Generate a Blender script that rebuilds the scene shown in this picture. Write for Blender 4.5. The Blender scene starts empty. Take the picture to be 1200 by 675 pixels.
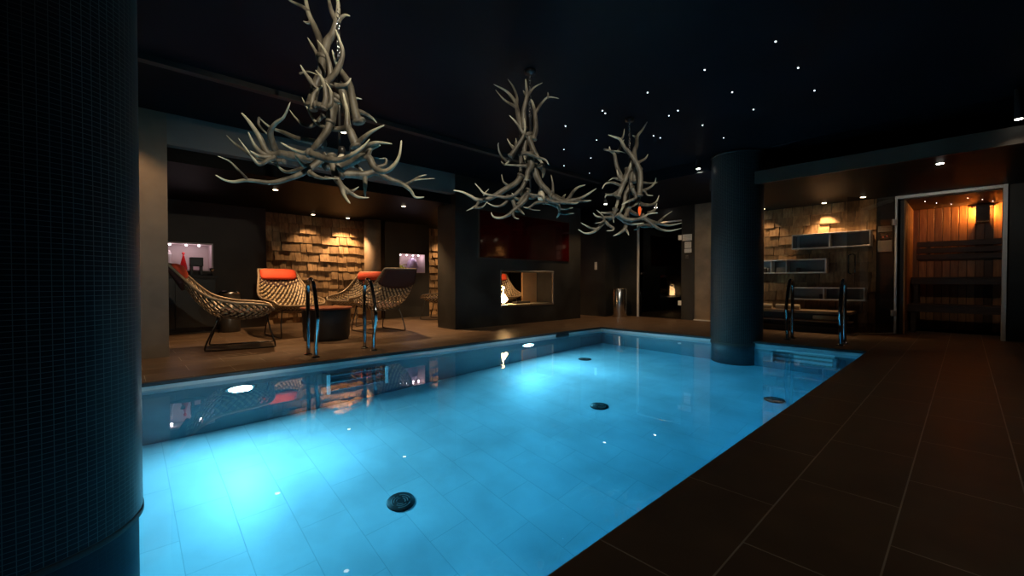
import bpy, bmesh, math, random
from mathutils import Vector, Matrix, noise
from math import sin, cos, pi, radians as R
random.seed(7)
SC = bpy.context.scene
COL = SC.collection
SC.view_settings.view_transform = 'Standard'
SC.view_settings.look = 'None'
SC.view_settings.gamma = 1
SC.view_settings.use_curve_mapping = False
SC.view_settings.exposure = 0.0
W = bpy.data.worlds.new('world'); SC.world = W; W.use_nodes = True
W.node_tree.nodes['Background'].inputs[0].default_value = (0.01, 0.012, 0.016, 1)
W.node_tree.nodes['Background'].inputs[1].default_value = 0.0

# ------------------------------------------------------------------ materials
class NT:
    def __init__(s, name):
        s.m = bpy.data.materials.new(name); s.m.use_nodes = True
        s.n = s.m.node_tree.nodes; s.l = s.m.node_tree.links
        s.b = s.n['Principled BSDF']; s.out = s.n['Material Output']
    def node(s, t, **k):
        x = s.n.new(t)
        for a, v in k.items():
            if a.startswith('i_'):
                key = a[2:]
                x.inputs[int(key) if key.isdigit() else key.replace('_', ' ')].default_value = v
            else: setattr(x, a, v)
        return x
    def ln(s, a, b): s.l.new(a, b)
    def set(s, **k):
        for a, v in k.items(): s.b.inputs[a.replace('_', ' ')].default_value = v
    def coord(s, scale=(1, 1, 1), rot=(0, 0, 0), kind='Object'):
        tc = s.node('ShaderNodeTexCoord'); mp = s.node('ShaderNodeMapping')
        mp.inputs['Scale'].default_value = scale; mp.inputs['Rotation'].default_value = rot
        s.ln(tc.outputs[kind], mp.inputs[0]); return mp.outputs[0]
    def ramp(s, fac, c0, c1, p0=0., p1=1.):
        r = s.node('ShaderNodeValToRGB'); e = r.color_ramp.elements
        e[0].position = p0; e[1].position = p1
        e[0].color = (*c0, 1); e[1].color = (*c1, 1)
        s.ln(fac, r.inputs[0]); return r.outputs[0]
    def bump(s, h, strength=.3, dist=.01):
        b = s.node('ShaderNodeBump'); b.inputs['Strength'].default_value = strength
        b.inputs['Distance'].default_value = dist
        s.ln(h, b.inputs['Height']); s.ln(b.outputs[0], s.b.inputs['Normal'])

def plain(name, col, rough=.6, metal=0., nscale=6., var=.25, bump=.15, spec=.5, coat=0.):
    t = NT(name); t.set(Roughness=rough, Metallic=metal)
    t.b.inputs['Specular IOR Level'].default_value = spec
    t.b.inputs['Coat Weight'].default_value = coat
    no = t.node('ShaderNodeTexNoise'); no.inputs['Scale'].default_value = nscale; no.inputs['Detail'].default_value = 5
    t.ln(t.coord(), no.inputs['Vector'])
    t.ln(t.ramp(no.outputs[0], [c*(1-var) for c in col], [min(1, c*(1+var)) for c in col], .3, .7), t.b.inputs['Base Color'])
    if bump: t.bump(no.outputs[0], bump, .004)
    return t.m

def emit(name, col, power):
    t = NT(name); e = t.node('ShaderNodeEmission'); e.inputs[0].default_value = (*col, 1); e.inputs[1].default_value = power
    t.ln(e.outputs[0], t.out.inputs[0]); return t.m

def glass(name, col=(1, 1, 1), rough=0., ior=1.45):
    t = NT(name); t.set(Roughness=rough, IOR=ior)
    t.b.inputs['Base Color'].default_value = (*col, 1)
    t.b.inputs['Transmission Weight'].default_value = 1
    return t.m

def pane(name, tint=(.5, .5, .5), fac=.1):
    # thin architectural glass: tinted see-through with a fresnel reflection
    t = NT(name); tr = t.node('ShaderNodeBsdfTransparent'); tr.inputs[0].default_value = (*tint, 1)
    gl = t.node('ShaderNodeBsdfGlossy'); gl.inputs['Roughness'].default_value = .02
    fr = t.node('ShaderNodeFresnel'); ge = t.node('ShaderNodeNewGeometry'); mr = t.node('ShaderNodeMapRange'); mr.inputs[3].default_value = 1.5; mr.inputs[4].default_value = 1/1.5
    t.ln(ge.outputs['Backfacing'], mr.inputs[0]); t.ln(mr.outputs[0], fr.inputs[0])
    mx = t.node('ShaderNodeMixShader')
    t.ln(fr.outputs[0], mx.inputs[0]); t.ln(tr.outputs[0], mx.inputs[1]); t.ln(gl.outputs[0], mx.inputs[2])
    t.ln(mx.outputs[0], t.out.inputs[0]); return t.m

def tiles(name, c0, c1, grout, bw, rh, mortar, offset, rough=.35, loc=(0, 0, 0), rotz=0., nvar=3., spec=.5, bumpd=.002):
    t = NT(name); t.b.inputs['Specular IOR Level'].default_value = spec
    tc = t.node('ShaderNodeTexCoord'); mp = t.node('ShaderNodeMapping', vector_type='POINT')
    mp.inputs['Location'].default_value = loc; mp.inputs['Rotation'].default_value = (0, 0, rotz)
    t.ln(tc.outputs['Object'], mp.inputs[0])
    br = t.node('ShaderNodeTexBrick'); br.offset = offset; br.inputs['Scale'].default_value = 1
    br.inputs['Brick Width'].default_value = bw; br.inputs['Row Height'].default_value = rh
    br.inputs['Mortar Size'].default_value = mortar; br.inputs['Mortar Smooth'].default_value = .3
    br.inputs['Color1'].default_value = (*c0, 1); br.inputs['Color2'].default_value = (*c1, 1); br.inputs['Mortar'].default_value = (*grout, 1)
    t.ln(mp.outputs[0], br.inputs['Vector'])
    no = t.node('ShaderNodeTexNoise'); no.inputs['Scale'].default_value = nvar; no.inputs['Detail'].default_value = 8
    t.ln(mp.outputs[0], no.inputs['Vector'])
    mul = t.node('ShaderNodeMix', data_type='RGBA', blend_type='MULTIPLY'); mul.inputs[0].default_value = 1
    t.ln(br.outputs['Color'], mul.inputs[6]); t.ln(t.ramp(no.outputs[0], (.72, .72, .72), (1.15, 1.15, 1.15), .3, .7), mul.inputs[7])
    t.ln(mul.outputs[2], t.b.inputs['Base Color'])
    rr = t.node('ShaderNodeMapRange'); rr.inputs[3].default_value = rough*.8; rr.inputs[4].default_value = rough*1.25
    t.ln(no.outputs[0], rr.inputs[0]); t.ln(rr.outputs[0], t.b.inputs['Roughness'])
    inv = t.node('ShaderNodeMath', operation='SUBTRACT'); inv.inputs[0].default_value = 1
    t.ln(br.outputs['Fac'], inv.inputs[1]); t.bump(inv.outputs[0], .5, bumpd)
    return t.m

def wood(name, dark, light, scale=(1, 1, 1), rough=.5, plank=None, tone=False):
    t = NT(name); t.set(Roughness=rough)
    no = t.node('ShaderNodeTexNoise'); no.inputs['Scale'].default_value = 9; no.inputs['Detail'].default_value = 7
    t.ln(t.coord(scale), no.inputs['Vector'])
    c = t.ramp(no.outputs[0], dark, light, .3, .72)
    if tone:
        at = t.node('ShaderNodeAttribute', attribute_name='tone')
        mul = t.node('ShaderNodeMix', data_type='RGBA', blend_type='MULTIPLY'); mul.inputs[0].default_value = 1
        t.ln(c, mul.inputs[6]); tr = t.ramp(at.outputs['Fac'], (.05, .045, .04), (1.2, 1.15, 1.1)); q = tr.node.color_ramp.elements.new(.1); q.color = (.5, .45, .4, 1); t.ln(tr, mul.inputs[7]); c = mul.outputs[2]
    t.ln(c, t.b.inputs['Base Color']); t.bump(no.outputs[0], .3, .004)
    return t.m

M = {}
M['floor'] = tiles('brown_stone_tile', (.112, .072, .044), (.13, .084, .051), (.36, .30, .23), .62, .31, .003, .5, rough=.42, loc=(.16, .15, 0), rotz=R(90), nvar=4, spec=.3)
M['lounge_tile'] = M['floor']
M['pool'] = tiles('pale_pool_tile', (.60, .74, .78), (.64, .78, .81), (.42, .58, .62), .58, .285, .0022, .5, rough=.4, loc=(.49, .035, 0), nvar=1.5)
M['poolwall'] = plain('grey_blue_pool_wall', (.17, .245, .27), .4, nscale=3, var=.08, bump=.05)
M['stone'] = tiles('brown_slate_wall', (.16, .12, .085), (.19, .145, .10), (.05, .04, .03), 1.2, .6, .004, .5, rough=.5, rotz=0, nvar=3)
M['slate'] = plain('dark_slate', (.018, .018, .0165), .42, nscale=2.2, var=.45, bump=.25)
M['plaster_dark'] = plain('dark_plaster', (.017, .0155, .014), .55, nscale=2, var=.3)
M['plaster_brown'] = plain('brown_plaster', (.035, .026, .018), .6, nscale=2, var=.3)
M['plaster_grey'] = plain('grey_render', (.15, .14, .125), .7, nscale=1.6, var=.15)
M['tan'] = plain('tan_render', (.28, .2, .13), .6, nscale=3, var=.3)
M['ceiling'] = plain('black_gloss_ceiling', (.004, .0065, .0095), .5, nscale=1.5, var=.2, bump=.03, spec=.05)
M['ceiling_low'] = plain('dark_lacquered_ceiling', (.0045, .0035, .003), .5, nscale=1.5, var=.2, bump=.05, spec=.06)
M['lamplit_rim'] = plain('painted_lamplit_wall', (.50, .52, .50), .4, nscale=5, var=.1, bump=0)  # paler version of the pool wall, lamp light painted into its colour
M['firelit_panel'] = plain('painted_firelight_steel', (.66, .40, .20), .38, metal=.55, var=.05, bump=0)  # orange firelight painted into the colour of the steel
M['black'] = plain('black_satin', (.012, .012, .012), .4, bump=0)
M['steel'] = plain('brushed_steel', (.62, .61, .6), .22, metal=1., var=.06, bump=.02, nscale=30)
M['chrome'] = plain('polished_steel', (.55, .54, .53), .09, metal=1., var=.03, bump=0)
M['alu'] = plain('anodised_frame', (.74, .74, .72), .4, metal=.3, var=.05, bump=0)
M['antler_dummy'] = None
def antler_mat():
    t = NT('deer_antler'); 
    at = t.node('ShaderNodeAttribute', attribute_name='tip')
    no = t.node('ShaderNodeTexNoise'); no.inputs['Scale'].default_value = 22; no.inputs['Detail'].default_value = 8
    t.ln(t.coord((1, 1, .35)), no.inputs['Vector'])
    base = t.ramp(no.outputs[0], (.045, .036, .026), (.20, .17, .125), .32, .7)
    tip = t.ramp(no.outputs[0], (.56, .50, .33), (.78, .72, .54), .3, .7)
    mx = t.node('ShaderNodeMix', data_type='RGBA'); t.ln(t.ramp(at.outputs['Fac'], (0, 0, 0), (1, 1, 1), .35, .95), mx.inputs[0])
    t.ln(base, mx.inputs[6]); t.ln(tip, mx.inputs[7]); t.ln(mx.outputs[2], t.b.inputs['Base Color'])
    t.set(Roughness=.5); t.bump(no.outputs[0], .6, .006); return t.m
M['antler'] = antler_mat()
def mosaic():
    t = NT('black_glass_mosaic'); t.b.inputs['Specular IOR Level'].default_value = .25
    tc = t.node('ShaderNodeUVMap'); 
    br = t.node('ShaderNodeTexBrick'); br.offset = 0; br.inputs['Scale'].default_value = 1
    br.inputs['Brick Width'].default_value = .026; br.inputs['Row Height'].default_value = .016
    br.inputs['Mortar Size'].default_value = .0011; br.inputs['Mortar Smooth'].default_value = .2
    br.inputs['Color1'].default_value = (.006, .008, .009, 1); br.inputs['Color2'].default_value = (.012, .014, .016, 1); br.inputs['Mortar'].default_value = (.15, .145, .13, 1)
    t.ln(tc.outputs[0], br.inputs['Vector']); t.ln(br.outputs['Color'], t.b.inputs['Base Color'])
    ra = t.node('ShaderNodeMapRange'); ra.inputs[3].default_value = .38; ra.inputs[4].default_value = .8
    t.ln(br.outputs['Fac'], ra.inputs[0]); t.ln(ra.outputs[0], t.b.inputs['Roughness'])
    inv = t.node('ShaderNodeMath', operation='SUBTRACT'); inv.inputs[0].default_value = 1
    t.ln(br.outputs['Fac'], inv.inputs[1]); t.bump(inv.outputs[0], .35, .001)
    return t.m
M['mosaic'] = mosaic()
M['grout_base'] = plain('dark_blue_column_base', (.02, .03, .038), .5, nscale=5, var=.3)
M['ringstone'] = plain('pale_base_ring', (.05, .048, .04), .6, nscale=8)
M['shake'] = wood('split_wood_shingle', (.20, .12, .055), (.42, .28, .14), (3, 3, .8), .7, tone=True)
M['sauna'] = wood('sauna_spruce', (.30, .13, .045), (.50, .24, .09), (4, 4, .5), .45, tone=True)
M['saunadark'] = wood('sauna_bench_wood', (.035, .016, .009), (.07, .033, .016), (1, 4, 4), .5)
M['red'] = plain('coral_red_fabric', (.80, .085, .03), .75, nscale=60, var=.12, bump=.2)
M['redbrown'] = plain('maroon_fabric', (.035, .010, .009), .8, nscale=60, var=.2, bump=.2)
M['weave'] = plain('beige_cord', (.48, .37, .22), .5, nscale=40, var=.2)
M['weavedark'] = plain('brown_cord', (.07, .05, .032), .55, nscale=40, var=.3)
M['rim'] = plain('bronze_tube', (.30, .23, .15), .4, metal=.3, var=.1, bump=0)
M['darksteel'] = plain('dark_steel_tube', (.06, .055, .05), .35, metal=.6, var=.1, bump=0)
M['tabletop'] = plain('reddish_table_top', (.20, .06, .035), .3, nscale=10, var=.2, bump=.03)
M['screen'] = plain('deep_red_gloss', (.034, .0016, .0016), .08, nscale=.9, var=.5, bump=0, coat=.3)
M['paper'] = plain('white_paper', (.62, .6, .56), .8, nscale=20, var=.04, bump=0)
M['ink'] = plain('dark_print', (.06, .05, .05), .8, var=.1, bump=0)
M['greyplate'] = plain('grey_plate', (.20, .20, .19), .5, var=.1, bump=0)
M['switch'] = plain('white_plastic', (.55, .54, .5), .4, var=.03, bump=0)
M['pinkwhite'] = plain('pale_lining', (.62, .50, .50), .5, nscale=3, var=.1, bump=0)
M['mirror'] = plain('smoked_mirror', (.42, .40, .37), .04, metal=1., var=.05, bump=0)
M['darkglass'] = pane('smoked_glass_pane', (.16, .15, .14))
M['clearpane'] = pane('dim_glass_pane', (.80, .77, .74))
M['purple'] = plain('lilac_ceramic', (.42, .33, .50), .3, nscale=4, var=.15, bump=0)
M['yellow'] = plain('yellow_green_leaf', (.52, .60, .08), .6, nscale=14, var=.35)
M['redglass'] = plain('red_glazed_ceramic', (.65, .02, .02), .12, nscale=4, var=.15, bump=0)
M['whiteglass'] = plain('milky_glass', (.72, .62, .62), .15, nscale=4, var=.05, bump=0)
M['towel'] = plain('cream_towel', (.52, .44, .30), .95, nscale=90, var=.15, bump=.6)
M['cream'] = plain('frosted_lamp_glass', (.72, .62, .46), .4, var=.05, bump=0)
M['lens_warm'] = emit('warm_lamp_lens', (1., .80, .55), 9)
M['lens_white'] = emit('white_lamp_lens', (1., .93, .82), 12)
M['star'] = emit('star_led', (.9, .95, 1.), 6)
M['poollens'] = emit('pool_lamp_lens', (.80, .93, 1.), 16)
M['flame'] = emit('flame', (1., .58, .24), 42)
M['saunalamp'] = emit('sauna_lamp_glass', (1., .45, .10), 5)
M['redled'] = emit('red_led', (1., .15, .08), 1.2)
M['bulb_pink'] = emit('display_bulb', (1., .80, .85), 8)
M['bulb_red'] = emit('small_red_bulb', (1., .14, .03), .8)

def water_mat():
    t = NT('pool_water'); t.n.remove(t.b)
    g = t.node('ShaderNodeBsdfGlass'); g.inputs['IOR'].default_value = 1.33; g.inputs['Roughness'].default_value = 0
    no = t.node('ShaderNodeTexNoise'); no.inputs['Scale'].default_value = 2.2; no.inputs['Detail'].default_value = 2
    t.ln(t.coord(), no.inputs['Vector'])
    b = t.node('ShaderNodeBump'); b.inputs['Strength'].default_value = .045; b.inputs['Distance'].default_value = .02
    t.ln(no.outputs[0], b.inputs['Height']); t.ln(b.outputs[0], g.inputs['Normal'])
    t.ln(g.outputs[0], t.out.inputs['Surface'])
    v = t.node('ShaderNodeVolumeAbsorption'); v.inputs['Color'].default_value = (.0, .76, .94, 1); v.inputs['Density'].default_value = .54
    t.ln(v.outputs[0], t.out.inputs['Volume'])
    return t.m
M['water'] = water_mat()

# ------------------------------------------------------------------ mesh helpers
class MB:
    def __init__(s): s.v = []; s.f = []; s.attr = []; s.uv = None; s.sm = []
    def add(s, vs, fs, a=0., smooth=False):
        o = len(s.v); s.v += [tuple(v) for v in vs]; s.f += [tuple(i+o for i in f) for f in fs]
        s.attr += (list(a) if isinstance(a, (list, tuple)) else [a]*len(vs)); s.sm += [smooth]*len(fs); return s
    def box(s, x0, x1, y0, y1, z0, z1, a=0.):
        vs = [(x, y, z) for z in (z0, z1) for y in (y0, y1) for x in (x0, x1)]
        return s.add(vs, [(0, 2, 3, 1), (4, 5, 7, 6), (0, 1, 5, 4), (2, 6, 7, 3), (0, 4, 6, 2), (1, 3, 7, 5)], a)
    def bbox(s, x0, x1, y0, y1, z0, z1, c=.005, a=0.):
        # box with chamfered vertical and top edges
        c = min(c, (x1-x0)/3, (y1-y0)/3, (z1-z0)/3); vs = []
        def ring(z, i): return [(x0+i, y0+i+c, z), (x0+i+c, y0+i, z), (x1-i-c, y0+i, z), (x1-i, y0+i+c, z), (x1-i, y1-i-c, z), (x1-i-c, y1-i, z), (x0+i+c, y1-i, z), (x0+i, y1-i-c, z)]
        vs = ring(z0, c*.7)+ring(z0+c, 0)+ring(z1-c, 0)+ring(z1, c*.7); fs = []
        for k in range(3):
            for i in range(8): j = (i+1) % 8; fs.append((k*8+i, k*8+j, k*8+8+j, k*8+8+i))
        fs.append(tuple(range(7, -1, -1))); fs.append(tuple(range(24, 32)))
        return s.add(vs, fs, a)
    def lathe(s, prof, c=(0, 0, 0), n=32, cap=True, a=0.):
        vs = []; fs = []
        for r, z in prof:
            for i in range(n): t = 2*pi*i/n; vs.append((c[0]+r*cos(t), c[1]+r*sin(t), c[2]+z))
        for k in range(len(prof)-1):
            for i in range(n): j = (i+1) % n; fs.append((k*n+i, k*n+j, k*n+n+j, k*n+n+i))
        if cap:
            fs.append(tuple(range(n-1, -1, -1))); fs.append(tuple(range((len(prof)-1)*n, len(prof)*n)))
        return s.add(vs, fs, a, True)
    def tube(s, pts, rad, n=8, a=None, closed=False, flat=1., smooth=True):
        P = [Vector(p) for p in pts]; m = len(P)
        if not isinstance(rad, (list, tuple)): rad = [rad]*m
        vs = []; at = []; up = None
        for i, p in enumerate(P):
            if closed: t = (P[(i+1) % m]-P[i-1])
            else: t = (P[min(i+1, m-1)]-P[max(i-1, 0)])
            t = t.normalized() if t.length > 1e-9 else Vector((0, 0, 1))
            if up is None: up = t.orthogonal().normalized()
            else: up = (up-t*up.dot(t)); up = up.normalized() if up.length > 1e-6 else t.orthogonal().normalized()
            w = t.cross(up)
            for k in range(n):
                q = 2*pi*k/n; vs.append(p+(up*cos(q)*flat+w*sin(q))*rad[i]); at.append(a[i] if a else 0.)
        fs = []; L = m if closed else m-1
        for i in range(L):
            for k in range(n):
                kk = (k+1) % n; j = (i+1) % m; fs.append((i*n+k, i*n+kk, j*n+kk, j*n+k))
        if not closed: fs.append(tuple(range(n-1, -1, -1))); fs.append(tuple(range((m-1)*n, m*n)))
        return s.add(vs, fs, at, smooth)
    def ball(s, c, r, n=12, a=0., sc=(1, 1, 1)):
        prof = []
        vs = []; fs = []
        for k in range(n//2+1):
            ph = pi*k/(n//2)
            for i in range(n):
                t = 2*pi*i/n; vs.append((c[0]+sc[0]*r*max(sin(ph), .001)*cos(t), c[1]+sc[1]*r*max(sin(ph), .001)*sin(t), c[2]-sc[2]*r*cos(ph)))
        for k in range(n//2):
            for i in range(n): j = (i+1) % n; fs.append((k*n+i, k*n+j, k*n+n+j, k*n+n+i))
        return s.add(vs, fs, a, True)
    def build(s, name, mat, parent=None, attr=None, loc=None):
        me = bpy.data.meshes.new(name); me.from_pydata(s.v, [], s.f)
        me.polygons.foreach_set('use_smooth', s.sm)
        if attr:
            A = me.attributes.new(attr, 'FLOAT', 'POINT'); A.data.foreach_set('value', [float(x) for x in s.attr])
        if s.uv:
            u = me.uv_layers.new(name='UVMap')
            for i, l in enumerate(me.loops): u.data[i].uv = s.uv(me.vertices[l.vertex_index].co, me, i)
        me.update(); bm = bmesh.new(); bm.from_mesh(me); bmesh.ops.recalc_face_normals(bm, faces=bm.faces); bm.to_mesh(me); bm.free()
        o = bpy.data.objects.new(name, me); COL.objects.link(o)
        if mat: me.materials.append(mat)
        if parent: o.parent = parent
        if loc: o.location = loc
        return o

def catmull(P, n=6, closed=False):
    out = []; m = len(P); L = m if closed else m-1
    for i in range(L):
        g = (lambda k: P[k % m]) if closed else (lambda k: P[max(0, min(m-1, k))])
        a, b, c, d = g(i-1), g(i), g(i+1), g(i+2)
        for j in range(n):
            t = j/n; out.append(tuple(.5*((2*b[q])+(-a[q]+c[q])*t+(2*a[q]-5*b[q]+4*c[q]-d[q])*t*t+(-a[q]+3*b[q]-3*c[q]+d[q])*t**3) for q in range(len(b))))
    if not closed: out.append(tuple(P[-1]))
    return out

def tag(o, label=None, cat=None, group=None, kind=None):
    if label: o['label'] = label
    if cat: o['category'] = cat
    if group: o['group'] = group
    if kind: o['kind'] = kind
    return o
def empty(name, loc, label, cat, rz=0., group=None):
    o = bpy.data.objects.new(name, None); o.empty_display_size = .1; COL.objects.link(o); o.location = loc; o.rotation_euler = (0, 0, rz)
    return tag(o, label, cat, group)
def struct(o): o['kind'] = 'structure'; return o
def children(o): return [c for c in COL.objects if c.parent == o]
def copy_tree(o, parent=None):
    c = o.copy(); COL.objects.link(c)
    if parent: c.parent = parent
    for ch in children(o): copy_tree(ch, c)
    return c
WARMD = 0
def light(kind, name, loc, power, col, parent=None, size=.03, aim=None, spot=None, blend=.5):
    d = bpy.data.lights.new(name, kind); d.energy = power; d.color = col
    if kind == 'AREA': d.shape = 'DISK'; d.size = size
    else: d.shadow_soft_size = size
    if kind == 'SPOT': d.spot_size = spot or R(70); d.spot_blend = blend
    o = bpy.data.objects.new(name, d); COL.objects.link(o); o.location = loc
    if aim is not None: o.rotation_euler = (Vector(aim)-Vector(loc)).to_track_quat('-Z', 'Y').to_euler()
    if parent: o.parent = parent; o.location = Vector(loc)-parent.location
    return o
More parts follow.
